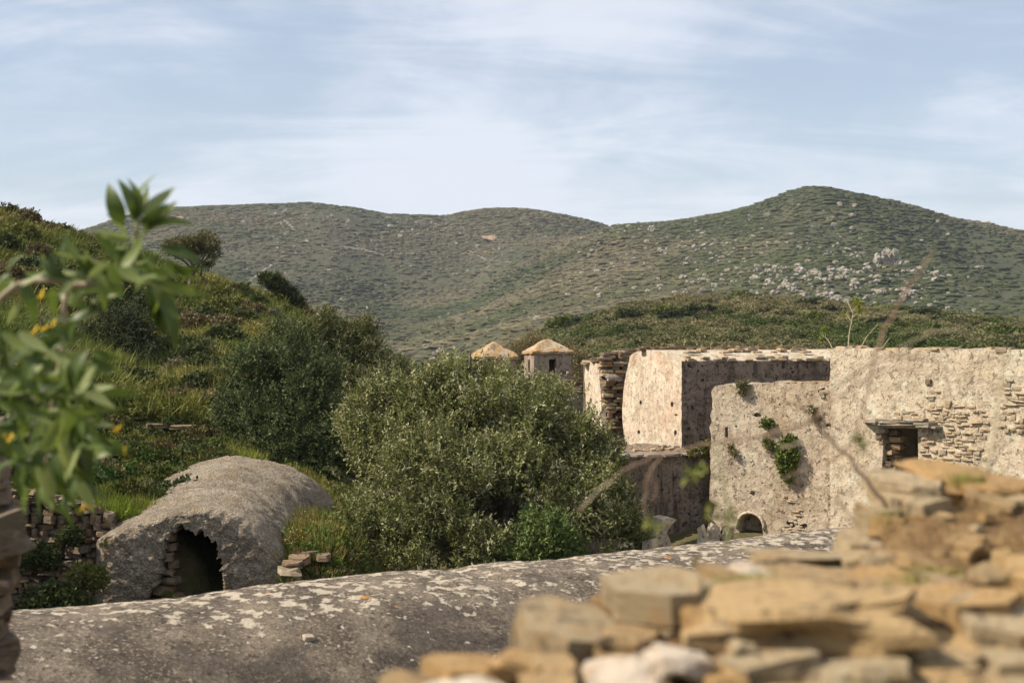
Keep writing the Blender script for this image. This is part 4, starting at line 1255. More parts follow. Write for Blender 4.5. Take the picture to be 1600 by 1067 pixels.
for k, (a, b, Yq, wp, hp) in enumerate([(968, 551, 34.6, 30, 6), (950, 556, 34.5, 26, 5), (932, 562, 35, 24, 6), (920, 566, 35.5, 22, 6), (980, 548, 35, 36, 6), (1000, 549, 36, 40, 6), (1025, 547, 36.5, 40, 5), (944, 561, 34.3, 30, 5), (990, 556, 35.5, 30, 8), (975, 560, 35.2, 24, 8)]):
    stone(hE, DRK[k % 7] if k % 3 else MAS[k % 7], P(a, b, Yq), (wp/F*Yq, .4, hp/F*Yq), rr.uniform(-.3, .3), 0, rr.uniform(-.1, .1), 'coping_stone')
obj('rear_core', rel(hE, box_mesh(P(985, 640, 36.2)+Vector((0, 0, -.1)), (.9, .5, 2.6), R(14))), M['dark_core'], hE)

# dark terrace front below the tall block
plD = Plane(P(960, 700, 28.2).x, 28.2, R(20))
qd1 = plD.hit(1122, 760)[0]
zD = plD.hit(1060, 712)[1]
hD = thing('terrace_block', plD.at(1.2, 1.4), 'dark shaded and stained terrace wall with mossy slab ledge under the tall block', 'wall')
ho = [plD.hit(a, b) for a, b in [(1052, 870), (1054, 845), (1062, 834), (1070, 829), (1080, 836), (1086, 850), (1087, 870)]]
bodyD = cut(prism(plD, ragged([(-1.2, 1.2), (-1.2, zD-.03), (qd1, zD), (qd1, 1.2)], .12, .01, 5, 1.5), 0, 3.4), [prism(plD, ho, -.3, 1.2)])
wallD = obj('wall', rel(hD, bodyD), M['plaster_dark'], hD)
q = -1.2
k = 0
while q < qd1:
    wd = rr.uniform(.22, .5)
    stone(wallD, SLT[k % 5], plD.at(q+wd/2, zD+.02+rr.uniform(-.01, .015), .06), (wd*1.05, .42, rr.uniform(.045, .07)), plD.ang+rr.uniform(-.08, .08), 0, rr.uniform(-.04, .04), 'ledge_slab'); q += wd; k += 1
for k in range(26):                                              # rubble bank against the foot of the lit end
    a = rr.uniform(985, 1064); p = P(a, np.interp(a, [985, 1020, 1045, 1064], [706, 702, 694, 702])+rr.uniform(0, 8), 30.4+rr.uniform(-.5, .1))
    stone(hD, MAS[k % 7], p, (rr.uniform(.10, .25), rr.uniform(.1, .2), rr.uniform(.05, .12)), rr.uniform(0, 3), rr.uniform(-.2, .2), rr.uniform(-.2, .2))

# fragments standing at the foot of the walls
def fragment(name, pts, Y, thick, label, cat, m, ang=.2):
    pl = Plane(P(pts[0][0], pts[0][1], Y).x, Y, ang)
    poly = ragged([pl.hit(a, b) for a, b in pts], .09, .012, int(pts[0][0]))
    o = obj(name, prism(pl, poly, 0, thick), M[m])
    c = pl.at(sum(p[0] for p in poly)/len(poly), min(p[1] for p in poly))
    o.data.transform(Matrix.Translation(-c)); o.location = c
    return tag(o, label, cat)
fragment('gate_pier', [(1003, 885), (1004, 846), (1018, 843), (1019, 885)], 25.2, .25, 'short whitewashed pier beside the right edge of the olive tree', 'pier', 'plaster', -.5)
fragment('vault_fragment', [(1019, 880), (1021, 850), (1027, 825), (1036, 812), (1046, 808), (1058, 811), (1050, 818), (1043, 832), (1052, 858), (1052, 880)], 25.8, .5, 'curved stump of a fallen vault right of the whitewashed pier', 'ruin', 'plaster', .25)
fragment('wall_stub', [(1088, 880), (1090, 826), (1095, 822), (1100, 830), (1102, 844), (1108, 846), (1109, 880)], 26.0, .3, 'narrow white wall stub with a jagged tip before the dark wall', 'ruin', 'plaster', -.3)
fragment('leaning_stub', [(1108, 880), (1111, 832), (1118, 820), (1124, 822), (1128, 838), (1131, 880)], 26.3, .4, 'pale notched wall stub between the white stub and arch', 'ruin', 'plaster', .1)
fragment('pointed_stub', [(1131, 880), (1133, 846), (1140, 826), (1146, 824), (1147, 850), (1149, 880)], 26.1, .3, 'pointed grey wall stub just left of the small arch', 'ruin', 'plaster_grey', .3)
pile = thing('rubble_pile', P(1240, 845, 26.0), 'low heap of fallen stones at the foot of the arched block', 'rubble')
pm = MB(); NPX = 40
ppts = []
for i in range(NPX):
    for j in range(12):
        a = 1140+190*i/(NPX-1); Yq = 24.2+2.6*j/11
        pyq = np.interp(a, [1140, 1190, 1225, 1260, 1300, 1330], [872, 850, 832, 836, 842, 850])+ (26.8-Yq)*14*(1 if Yq < 26 else .6)
        ppts.append(P(a, pyq, Yq))
pv = np.array([p[:] for p in ppts]); pv[:, 2] += fbm(pv*3, 91, 3)*.04
obj('heap', rel(pile, mesh_np('heap', pv, grid_faces(NPX, 12), True)), M['mortar'], pile)
for k in range(70):
    a = rr.uniform(1150, 1320); Yq = rr.uniform(25.0, 26.4)
    pyq = np.interp(a, [1140, 1190, 1225, 1260, 1300, 1330], [872, 850, 832, 836, 842, 850])+(26.8-Yq)*14*(1 if Yq < 26 else .6)
    stone(pile, MAS[k % 7], P(a, pyq-1, Yq), (rr.uniform(.08, .22), rr.uniform(.1, .2), rr.uniform(.05, .1)), rr.uniform(0, 3), rr.uniform(-.2, .2), rr.uniform(-.2, .2))

# two turrets with pyramid roofs
def turret(cx_px, Y, half, z_eave, z_apex, z_base, rot, over, label, arched):
    c = Vector(((cx_px-CX)/F*Y, Y, 0))
    e = thing('turret', c+Vector((0, 0, z_base)), label, 'turret', 'turrets with pyramid roofs')
    Rm = Matrix.Translation(c) @ Matrix.Rotation(rot, 4, 'Z')
    def bx(x0, x1, y0, y1, z0, z1):
        me = box_mesh(Vector(((x0+x1)/2, (y0+y1)/2, (z0+z1)/2)), (x1-x0, y1-y0, z1-z0)); me.transform(Rm); return me
    body = bx(-half, half, -half, half, z_base, z_eave)
    wz = z_eave-.14
    cutters = [bx(-half+.16, half-.16, -half+.16, half-.16, z_base+.1, z_eave-.02)]
    pl = Plane(0, -half, 0)
    if arched:
        m2 = prism(pl, arch(-.08, .10, wz-.36, wz-.12, wz-.02, 3), -.1, .4); m2.transform(Rm); cutters.append(m2)
    else:
        cutters.append(bx(-.10, .09, -half-.1, -half+.3, wz-.33, wz))
    m3 = prism(pl, arch(-.09, .09, wz-.36, wz-.10, wz, 4), -.1, .4); m3.transform(Rm @ Matrix.Rotation(-math.pi/2, 4, 'Z')); cutters.append(m3)
    obj('body', rel(e, cut(body, cutters)), M['tower'], e)
    n = 12; V = []; Fc = []
    ring = []
    for sx, sy, ex, ey in ((-1, -1, 1, 0), (1, -1, 0, 1), (1, 1, -1, 0), (-1, 1, 0, -1)):
        for k in range(n):
            ring.append(((half+over)*(sx+2*ex*k/n), (half+over)*(sy+2*ey*k/n)))
    lev = [(1.0, z_eave-.0), (1.0, z_eave+.06)]+[(1-j/8*.97, z_eave+.06+(z_apex-z_eave-.06)*(j/8)**.95) for j in range(1, 9)]
    for s_, zq in lev: V += [(x*s_, y*s_, zq) for x, y in ring]
    V = np.array(V); V += np.stack([fbm(V*5+cx_px, 3, 3), fbm(V*5+40, 4, 3), fbm(V*5+80+cx_px, 5, 3)], 1)*.022
    m_ = len(ring)
    fq = [(i*m_+k, i*m_+(k+1) % m_, (i+1)*m_+(k+1) % m_, (i+1)*m_+k) for i in range(len(lev)-1) for k in range(m_)]
    me = bpy.data.meshes.new('roof'); me.from_pydata([tuple(v) for v in V], [], fq+[tuple(range(m_))[::-1], tuple((len(lev)-1)*m_+k for k in range(m_))]); me.update()
    me.transform(Rm)
    obj('roof', rel(e, me), M['tower_roof'], e)
    return e
t2 = turret(855.5, 38, .51, zpy(553, 37.5), zpy(529, 38), zpy(606, 37.5), R(14), .06, 'right turret with rectangular window and orange lichen on its pyramid roof', False)
t1 = turret(772, 39, .47, zpy(561, 38.5), zpy(533, 39), zpy(640, 38.5), R(21), .08, 'left turret with small arched window half hidden behind the olive tree', True)
plT = Plane(P(690, 600, 37.0).x, 37.0, R(9))
lwq = thing('turret_wall', plT.at(1.5, 3.0), 'low weathered wall carrying the two turrets behind the olive tree', 'wall')
obj('wall', rel(lwq, prism(plT, ragged([(0, 2.2), (0, zpy(606, 37)), (plT.hit(888, 600)[0], zpy(604, 37.4)), (plT.hit(914, 600)[0], zpy(607, 37.6)), (plT.hit(914, 600)[0], 2.2)], .2, .012, 3, 2.4), 0, 1.7)), M['tower'], lwq)
for k, (a, b, wp, hp) in enumerate([(866, 603, 40, 4), (893, 597, 30, 7), (906, 600, 26, 6), (900, 606, 34, 5), (880, 606, 34, 4), (905, 612, 24, 6), (842, 601, 36, 4)]):
    stone(lwq, DRK[k % 7], P(a, b, 36.9), (wp/F*36.9, .4, hp/F*36.9), rr.uniform(-.2, .3), 0, rr.uniform(-.06, .06), 'coping_stone')

# ---------------------------------------------------------------- the broken rubble wall close by
rw = thing('rubble_wall', (1.0, 3.2, 4.3), 'broken ochre rubble wall out of focus close by at lower right', 'wall')
RS, RDY = .80, 20                                               # how near the pile stands, and how far below the first layout
CR = [(2.30, [(560, 1400), (2400, 1300)]),
      (2.60, [(560, 1250), (700, 1120), (900, 1090), (1100, 1080), (2400, 1080)]),
      (2.85, [(560, 1300), (700, 1100), (820, 1055), (1000, 1030), (1100, 1020), (1400, 1040), (2400, 1040)]),
      (3.25, [(560, 1400), (720, 1150), (820, 1015), (940, 925), (1110, 915), (1420, 905), (2400, 890)]),
      (3.70, [(560, 1500), (820, 1150), (1000, 920), (1110, 898), (1330, 870), (1600, 850), (2400, 830)]),
      (4.25, [(560, 1500), (940, 1150), (1110, 905), (1330, 845), (1390, 800), (1420, 780), (1600, 770), (2400, 750)]),
      (4.60, [(560, 1500), (1110, 1000), (1330, 870), (1400, 800), (1600, 785), (2400, 765)]),
      (5.10, [(560, 1500), (2400, 1250)])]
CR = [(y_*RS, [(p_, q_+RDY+(16 if 950 < p_ < 1350 else 0)) for p_, q_ in r_]) for y_, r_ in CR]
cpx = np.linspace(560, 2400, 150); cY = np.linspace(2.3*RS, 5.1*RS, 80)
cq = pchip([r[0] for r in CR], np.stack([pchip([q[0] for q in r[1]], [q[1] for q in r[1]], cpx) for r in CR]), cY)
cz = ZC-(cq-HY)/F*cY[:, None]
cv = np.stack([((cpx[None, :]-CX)/F*cY[:, None]), np.repeat(cY[:, None], 150, 1), cz], -1).reshape(-1, 3)
cv[:, 2] += fbm(cv*9, 101, 4)*.016
obj('earth_core', rel(rw, mesh_np('earth_core', cv, grid_faces(80, 150), True)), M['ochre_earth'], rw)
def core_py(a, Yq): return float(np.interp(a, cpx, cq[int(np.argmin(abs(cY-Yq)))]))
RUB = proto_set('rubble', M['rubble'], 8, 5, cuts=4, rnd=.22, rough=.30, layers=4, s0=110)
RUG = proto_set('rubble_grey', M['rubble_grey'], 4, 3, cuts=4, rnd=.22, rough=.30, layers=4, s0=130)
RUW = proto_set('rubble_white', M['rubble_white'], 0, 3, cuts=4, rnd=.55, rough=.3, s0=150)
rr = random.Random(77)
KEY = [  # px, py, distance, width px, height px, depth m, set, turn
 (1262, 945, 2.90, 315, 70, .42, 0, -.12), (1030, 925, 3.10, 180, 84, .34, 1, .15), (890, 996, 2.95, 195, 74, .36, 0, .2),
 (735, 1052, 2.75, 180, 44, .30, 0, .1), (722, 1072, 2.62, 100, 30, .2, 2, .3), (1060, 1020, 2.70, 80, 36, .14, 2, .2),
 (978, 1062, 2.64, 110, 46, .2, 2, -.2), (1200, 1042, 2.74, 165, 62, .3, 1, .1), (1335, 1046, 2.76, 150, 66, .3, 1, -.2),
 (1520, 955, 3.00, 210, 66, .4, 0, .1), (1585, 990, 2.88, 190, 80, .34, 0, -.35), (1445, 1012, 2.84, 120, 46, .3, 0, .5),
 (1560, 1056, 2.72, 150, 50, .3, 1, .1), (1440, 1064, 2.70, 120, 40, .3, 0, .2),
 (1432, 752, 4.28, 138, 44, .40, 0, -.1), (1545, 748, 4.36, 190, 40, .40, 0, .08), (1386, 802, 4.18, 72, 50, .25, 1, .1),
 (1492, 804, 4.22, 150, 50, .30, 1, .15), (1590, 790, 4.30, 120, 40, .30, 0, .1), (1360, 842, 4.05, 110, 36, .25, 0, -.2),
 (1270, 850, 4.00, 130, 24, .25, 1, .2), (1190, 882, 3.75, 95, 34, .22, 2, .1), (1342, 882, 3.65, 90, 30, .2, 2, -.1),
 (1520, 862, 3.90, 130, 44, .30, 0, .1), (1508, 896, 3.60, 90, 30, .2, 0, .4), (1430, 872, 3.8, 90, 32, .25, 0, .3),
 (1090, 905, 3.40, 60, 30, .2, 0, .2), (1300, 905, 3.35, 210, 24, .3, 0, .0), (1560, 915, 3.3, 180, 34, .3, 0, -.1),
 (1120, 985, 2.85, 46, 40, .2, 0, .3), (820, 1035, 2.78, 90, 36, .2, 0, -.3), (1150, 1000, 2.8, 60, 40, .2, 0, .2),
 (1225, 905, 3.45, 120, 22, .3, 1, .1), (1690, 780, 4.4, 160, 60, .4, 0, .1), (1700, 930, 3.1, 200, 90, .4, 0, .1), (1700, 850, 3.7, 150, 60, .3, 1, .1),
 (1500, 1010, 2.86, 150, 50, .34, 0, -.1), (1385, 1000, 2.88, 90, 40, .3, 0, .2), (1270, 1005, 2.86, 170, 36, .3, 0, .05), (1480, 1040, 2.78, 130, 44, .3, 0, .15), (1600, 1030, 2.78, 130, 50, .3, 1, -.1),
 (1250, 1075, 2.66, 150, 44, .3, 0, .1), (1380, 1082, 2.66, 130, 40, .3, 1, .1), (1530, 1085, 2.66, 160, 40, .3, 0, -.1), (1110, 1060, 2.68, 110, 44, .3, 0, .3), (860, 1060, 2.66, 120, 40, .3, 0, .1), (640, 1085, 2.62, 120, 40, .25, 0, .1), (985, 1005, 2.9, 110, 50, .3, 0, -.3), (1095, 960, 3.0, 70, 50, .25, 0, .4),
 (1360, 965, 2.98, 110, 70, .3, 0, .6), (1455, 935, 3.15, 110, 36, .3, 0, .2), (1400, 905, 3.4, 110, 26, .3, 0, .1), (1140, 880, 3.6, 80, 26, .25, 0, .3), (1240, 868, 3.8, 100, 22, .25, 0, -.1), (1310, 860, 3.95, 80, 26, .25, 1, .1), (1450, 840, 4.0, 120, 30, .3, 0, .1), (1590, 845, 3.95, 130, 40, .3, 0, .2), (1440, 785, 4.2, 60, 26, .25, 0, .3), (1560, 820, 4.1, 110, 36, .3, 0, -.2)]
for (a, b, Yq, wp, hp, dp, st_, tz) in KEY:
    Yq, dp, b = Yq*RS, dp*RS, b+RDY+(14 if 900 < a < 1350 and b < 960 else 0)
    s = Yq/F; me = rr.choice((RUB, RUG, RUW)[st_])
    stone(rw, me, P(a, b, Yq)+Vector((0, dp*.25, 0)), (wp*s*1.02, dp, hp*s*1.02), tz, rr.uniform(-.10, .14), rr.uniform(-.12, .12))
for k in range(190):
    a = rr.uniform(680, 1750); Yq = rr.uniform(2.65, 4.5)*RS
    b = core_py(a, Yq)
    if b > 1110: continue
    s = rr.uniform(.025, .085)*rr.choice((.5, .8, 1.2))*RS
    me = rr.choice(rr.choice((RUB, RUB, RUB, RUB, RUG)))
    stone(rw, me, P(a, b, Yq)+Vector((0, 0, s*.12)), (s*1.4, s*1.2, s*.6), rr.uniform(0, 3), rr.uniform(-.25, .25), rr.uniform(-.25, .25))

# ---------------------------------------------------------------- trees and bushes
OLIVE = [(.180, .190, .066), (.265, .258, .118), (.115, .128, .040), (.42, .40, .24), (.195, .205, .060)]
OLW = [4, 3, 3, 1.6, 1.5]
lob = [px_lobe(*q) for q in [(600, 640, 26.8, 56), (610, 665, 26.6, 78), (690, 640, 26.3, 78), (745, 610, 26.8, 52), (795, 645, 26.2, 86), (868, 672, 26.2, 76), (925, 735, 26.0, 66), (850, 625, 27.0, 40),
       (590, 765, 25.6, 78), (690, 760, 25.0, 105), (800, 775, 24.9, 108), (895, 800, 25.2, 88), (960, 810, 25.6, 52), (562, 840, 25.2, 58), (650, 850, 24.8, 72), (740, 850, 24.7, 70), (985, 840, 25.6, 34), (700, 590, 27.0, 34)]]
sh = [px_lobe(855, 838, 23.9, 46), px_lobe(830, 862, 23.9, 34), px_lobe(885, 860, 24.0, 30)]
make_tree('olive_tree', ground_at(780, 26.0), lob, 'large spreading olive tree in the middle behind the vaulted roof', 'olive tree',
          dict(twigs=19500, per=13, twig_len=.40, leaf_len=.075, leaf_w=.0145, cols=OLIVE, wts=OLW, up=.85, gap=.2, gap_scale=.6, clump=.3, sub=12), .26, .38, seed=3,
          shoots=(sh, dict(twigs=900, per=14, twig_len=.34, leaf_len=.075, leaf_w=.017, cols=[(.12, .17, .045), (.16, .20, .065), (.09, .13, .035)], wts=None, up=.9, gap=-.1, gap_scale=.5)))
MASTIC = [(.072, .098, .034), (.112, .138, .048), (.048, .068, .023), (.165, .182, .08)]
lob = [px_lobe(*q) for q in [(392, 590, 35.2, 56), (440, 562, 35.6, 62), (485, 575, 35.8, 60), (400, 655, 34.8, 66), (465, 650, 34.6, 80), (520, 655, 35, 50), (430, 705, 34.2, 62), (505, 715, 34.4, 56), (365, 640, 35.2, 38), (535, 710, 34.6, 34)]]
make_tree('mastic_tree', ground_at(450, 34.8), lob, 'broad dark green rounded tree behind the vaulted hut', 'tree',
          dict(twigs=10500, per=12, twig_len=.42, leaf_len=.075, leaf_w=.018, cols=MASTIC, wts=[3, 3, 2, 1], up=.8, gap=.14, gap_scale=.6, clump=.3, sub=11), .22, .3, seed=6)
lob = [px_lobe(*q) for q in [(510, 530, 38.5, 46), (555, 545, 38.5, 50), (475, 530, 38.8, 36), (590, 590, 38.2, 46), (540, 620, 38, 60), (615, 590, 39.5, 28)]]
make_tree('rear_olive_tree', ground_at(545, 38.5), lob, 'smaller olive tree rising behind the broad dark tree', 'olive tree',
          dict(twigs=6500, per=12, twig_len=.45, leaf_len=.085, leaf_w=.016, cols=[tuple(.72*x for x in q) for q in OLIVE], wts=OLW, up=.75, gap=.0, gap_scale=.8, sub=8), .2, .35, seed=9)
lob = [px_lobe(*q) for q in [(605, 580, 43, 30), (625, 600, 43, 26), (590, 600, 43, 26)]]
make_tree('small_olive_tree', ground_at(605, 43), lob, 'small round tree in the gap left of the large olive', 'tree',
          dict(twigs=1500, per=11, twig_len=.4, leaf_len=.09, leaf_w=.018, cols=[(.10, .12, .035), (.14, .15, .05)], wts=None, up=.6, gap=-.1), .12, .3, seed=10)
DARKB = [(.045, .058, .020), (.070, .080, .030), (.10, .10, .045), (.030, .040, .016)]
lob = [px_lobe(*q) for q in [(205, 520, 45, 52), (165, 545, 45, 56), (228, 575, 44, 42), (180, 600, 44, 46), (125, 560, 45, 44)]]
make_tree('thicket_tree', ground_at(195, 45), lob, 'dark bushy tree on the slope behind the yellow flowered branch', 'tree',
          dict(twigs=4800, per=12, twig_len=.5, leaf_len=.09, leaf_w=.02, cols=DARKB, wts=[3, 3, 1, 2], up=.4, gap=.05, gap_scale=.9), .15, .2, seed=12)
lob = [px_lobe(*q) for q in [(30, 560, 42, 60), (75, 610, 41, 55), (10, 620, 41, 60), (60, 520, 43, 40)]]
make_tree('silver_olive_tree', ground_at(40, 42), lob, 'pale leaved olive tree at the left edge of the slope', 'olive tree',
          dict(twigs=3600, per=12, twig_len=.5, leaf_len=.09, leaf_w=.017, cols=OLIVE, wts=OLW, up=.6, gap=.05), .15, .25, seed=13)
lob = [(Vector((-10.7, 20.4, 4.6)), (1.6, 1.5, 1.4)), (Vector((-11.8, 20.0, 4.2)), (1.5, 1.5, 1.3)), (Vector((-9.4, 20.8, 4.0)), (1.2, 1.1, 1.0)), (P(-30, 700, 20.8), (.75, .7, .7)), (P(-60, 620, 20.6), (.8, .8, .6))]  # tree added, mostly out of view, to throw shade on the hollow
make_tree('added_shade_tree', (-10.6, 20.4, 1.3), lob, 'added dark leafy tree at left edge to shade the hollow beside the hut', 'tree',
          dict(twigs=4200, per=11, twig_len=.45, leaf_len=.09, leaf_w=.03, cols=DARKB, wts=[3, 3, 1, 2], up=.4, gap=-.1, gap_scale=.9, sub=5), .16, .4, seed=14)
# two trees on the crest of the hillside
lob = [px_lobe(295, 386, 58, 30, .62), px_lobe(318, 380, 58, 26, .7), px_lobe(272, 386, 58, 22, .5), px_lobe(330, 396, 58, 15, .9), px_lobe(318, 410, 58, 16, .8)]
rt = ground_hit(293, 468, 50, 62)
e = thing('flat_topped_tree', rt, 'windblown flat topped tree with bare stems on the hillside crest', 'tree')
mb = MB()
for pts, r0_ in (([rt-Vector((0, 0, .2)), P(297, 440, 58), P(303, 420, 58), P(290, 396, 58)], .085), ([P(301, 428, 58), P(312, 412, 58), P(322, 396, 58)], .05), ([P(314, 430, 58.2), P(318, 410, 58.1), P(330, 396, 58)], .04), ([rt+Vector((.5, .2, -.1)), P(325, 448, 58.2), P(314, 430, 58.2), P(303, 420, 58)], .04), ([P(301, 420, 58), P(283, 405, 58), P(262, 396, 58)], .04)):
    c = curve_pts(pts, 5); mb.tube(c, lerp_list([r0_*1.2, r0_*.9, r0_*.45], len(c)), 6)
obj('trunk', rel(e, mb.mesh('trunk', True)), M['bark'], e)
V, Fq, T = crown(lob, 950, 11, .34, .10, .022, [(.13, .13, .04), (.17, .155, .06), (.09, .085, .035), (.16, .11, .06)], None, up=.5, gap=.15, gap_scale=.5, seed=15)
obj('crown', rel(e, mesh_np('crown', V, Fq, False, T)), M['leaf'], e)
lob = [px_lobe(424, 436, 60, 18, .75), px_lobe(438, 448, 60, 18, .8), px_lobe(450, 460, 60, 17, .8), px_lobe(464, 472, 60, 14, .8), px_lobe(412, 434, 60, 10, .7)]
make_tree('leaning_juniper', ground_hit(470, 489, 52, 63), lob, 'dark juniper bush leaning left on the hillside crest', 'bush',
          dict(twigs=1500, per=11, twig_len=.3, leaf_len=.07, leaf_w=.02, cols=[(.05, .068, .018), (.085, .105, .028), (.03, .042, .012)], wts=None, up=.4, gap=.1, gap_scale=.5), .07, .4, seed=17)

# shrubs on the hillside, one by one
def plant_obj(name, me, loc, size, rz, label, cat, group, tint, m=None):
    o = bpy.data.objects.new(name, me); COL.objects.link(o)
    o.location = loc; o.scale = size; o.rotation_euler = (0, 0, rz)
    return tag(o, label, cat, group)
def tinted(me, tint, name):
    n = me.copy(); n.name = name
    a = n.attributes['tint']; buf = np.zeros(len(n.vertices)*4, np.float32); a.data.foreach_get('color', buf)
    buf = buf.reshape(-1, 4); buf[:, :3] *= np.array(tint); a.data.foreach_set('color', buf.ravel())
    n.materials.clear(); n.materials.append(M['leaf'])
    return n
BIG = [leafy_proto('bush_%d' % k, 1300, 'shrub', M['leaf']) for k in range(3)]
TH = {k: [tinted(b, c, 'bush_mesh') for b in BIG] for k, c in dict(brown=(.18, .14, .07), dark=(.075, .090, .030), green=(.17, .17, .045), grey=(.20, .175, .11)).items()}
LBL = dict(brown='brown dry cushion shrub on the left hillside', dark='dark green shrub on the left hillside', green='yellow green bushy shrub on the left hillside', grey='grey leaved shrub on the left hillside')
HS = [(40, 356, 'brown', 36), (70, 366, 'brown', 32), (15, 346, 'dark', 34), (160, 500, 'dark', 60), (190, 470, 'dark', 46), (230, 500, 'dark', 50), (350, 545, 'dark', 50), (265, 560, 'dark', 50), (215, 610, 'dark', 56), (320, 585, 'dark', 46), (380, 510, 'dark', 40), (120, 460, 'dark', 56), (60, 440, 'dark', 56), (200, 440, 'dark', 36), (95, 372, 'dark', 30), (8, 395, 'dark', 40), (135, 384, 'brown', 26), (120, 378, 'dark', 24), (60, 410, 'brown', 40), (150, 395, 'green', 26), (30, 375, 'green', 40),
      (225, 440, 'green', 40), (250, 455, 'dark', 36), (240, 470, 'green', 44), (265, 500, 'brown', 36), (300, 520, 'brown', 44), (318, 512, 'dark', 40), (305, 545, 'dark', 34), (335, 500, 'green', 44), (365, 492, 'green', 44), (395, 500, 'brown', 40),
      (420, 505, 'grey', 36), (445, 500, 'dark', 34), (470, 502, 'brown', 36), (350, 520, 'brown', 44), (345, 470, 'green', 36), (375, 470, 'green', 34), (400, 482, 'dark', 30), (300, 575, 'dark', 50), (280, 590, 'grey', 46), (320, 560, 'grey', 40),
      (250, 620, 'green', 44), (285, 630, 'brown', 40), (310, 615, 'dark', 44), (225, 645, 'green', 38), (270, 655, 'green', 36), (330, 640, 'grey', 40), (200, 655, 'dark', 40), (240, 600, 'brown', 34), (340, 600, 'green', 38), (255, 530, 'green', 40),
      (60, 470, 'green', 60), (20, 450, 'brown', 60), (100, 440, 'green', 50), (140, 470, 'dark', 50), (90, 495, 'green', 54), (170, 430, 'green', 44), (500, 500, 'dark', 36), (520, 515, 'green', 40), (560, 545, 'brown', 34), (640, 570, 'brown', 30), (655, 578, 'dark', 26), (630, 588, 'green', 30), (480, 492, 'grey', 26), (455, 486, 'brown', 26)]
for (a, b, kd, wp) in HS:
    g = ground_hit(a, b, 37, 66); s = wp/F*g.y*1.25
    plant_obj('hillside_shrub', random.choice(TH[kd]), g-Vector((0, 0, .06)), (s, s, s*random.uniform(.75, 1.0)), random.uniform(0, 6), LBL[kd].replace('on the left hillside', 'at left hillside crest' if b < 400 else 'around the flat topped tree' if 225 <= a < 400 and b < 530 else 'near the leaning juniper' if a >= 400 else 'below the crest at left edge' if a < 225 and b < 560 else 'above the dark terrace wall'), 'shrub', '%s shrubs on the left hillside' % kd, None)
# dark bushes on the middle hill, one by one
MH = [(878, 478, 34), (885, 498, 60), (930, 470, 26), (985, 497, 44), (1010, 490, 30), (1040, 490, 46), (1060, 500, 50), (1035, 487, 26), (1110, 462, 24), (1160, 464, 36), (1180, 466, 28), (1260, 478, 40), (1290, 486, 36), (1270, 500, 44), (1185, 508, 26), (1345, 500, 26), (1380, 508, 44), (1410, 515, 40), (1445, 496, 46), (1475, 502, 34), (1335, 520, 40), (1560, 525, 54), (1590, 530, 40), (1500, 520, 34), (1530, 505, 30), (1080, 520, 34), (1150, 520, 30), (1230, 520, 34), (950, 510, 44), (920, 520, 40), (905, 505, 36), (1005, 520, 34), (1095, 490, 50), (1120, 500, 30), (1430, 530, 34), (1310, 495, 26), (1215, 490, 24), (860, 505, 40), (1590, 500, 30), (1040, 470, 24), (1500, 494, 20), (1210, 475, 22)]
MTH = {'dark': [tinted(b, (.050, .060, .022), 'bush_mesh') for b in BIG], 'green': [tinted(b, (.13, .15, .035), 'bush_mesh') for b in BIG]}
for k, (a, b, wp) in enumerate(MH):
    kd = 'green' if k % 4 == 1 else 'dark'
    g = ground_hit(a, b+5, 84, 172); s = wp/F*g.y*1.1
    plant_obj('hill_bush', random.choice(MTH[kd]), g-Vector((0, 0, .1)), (s, s, s*.55), random.uniform(0, 6), '%s low bush on the middle hill above the %s' % ({'dark': 'dark', 'green': 'fresh green'}[kd], 'turrets' if a < 915 else 'tall block' if a < 1150 else 'arched block' if a < 1297 else 'doorway house'), 'bush', '%s bushes on the middle hill' % kd, None)

# bare leafed thicket behind the turrets
BRW = [(.22, .17, .09), (.16, .14, .07), (.27, .21, .10)]
def thicket(name, spots_, label, tw=420):
    make_tree(name, ground_at(spots_[0][0], spots_[0][2]), [px_lobe(*q) for q in spots_], label, 'thicket',
              dict(twigs=tw, per=8, twig_len=.5, leaf_len=.09, leaf_w=.013, cols=BRW, wts=None, up=.8, gap=.1, gap_scale=.6), .05, .3, seed=len(label))
thicket('dry_thicket', [(815, 548, 44, 22), (832, 532, 44, 18), (800, 556, 44, 20)], 'brown half bare thicket between the two turrets')
thicket('pale_thicket', [(895, 562, 43, 18), (905, 588, 43, 18), (890, 545, 43, 14), (908, 560, 43.5, 14)], 'grey brown thin thicket right of the right turret')

# bushes rooted in the plaster of the arched block and doorway house
def wall_plant(name, pl, spots_, label, cols, tw, leaf=.05):
    lob = []
    for a, b, rpx in spots_:
        p = pl.px(a, b, -.08); r_ = rpx/F*p.y
        lob.append((p, (r_, r_*.7, r_)))
    r0_ = pl.px(spots_[-1][0], spots_[-1][1]+spots_[-1][2], .05)
    make_tree(name, r0_, lob, label, 'wall plant', dict(twigs=tw, per=9, twig_len=.14, leaf_len=leaf, leaf_w=leaf*.3, cols=cols, wts=None, up=.6, gap=-.2, gap_scale=.3), .018, .4, seed=len(label))
CAP = [(.13, .17, .035), (.17, .20, .05), (.08, .11, .025)]
wall_plant('wall_bush', plB, [(1237, 690, 10), (1231, 702, 14), (1238, 712, 15), (1230, 722, 14), (1236, 734, 11), (1233, 744, 8)], 'leafy green bush growing out of the arched block plaster', CAP, 900, .06)
wall_plant('wall_sprig', plB, [(1201, 661, 8)], 'small green tuft above the leafy bush on the arched block', CAP, 110, .05)
wall_plant('wall_sprig', plB, [(1202, 690, 6), (1203, 697, 5)], 'small green tuft beside the leafy bush on the arched block', CAP, 90, .05)
wall_plant('wall_top_tuft', plB, [(1163, 603, 8), (1161, 611, 6)], 'brown green tuft rooted in the top of the arched block', [(.13, .12, .05), (.17, .15, .07)], 90, .05)
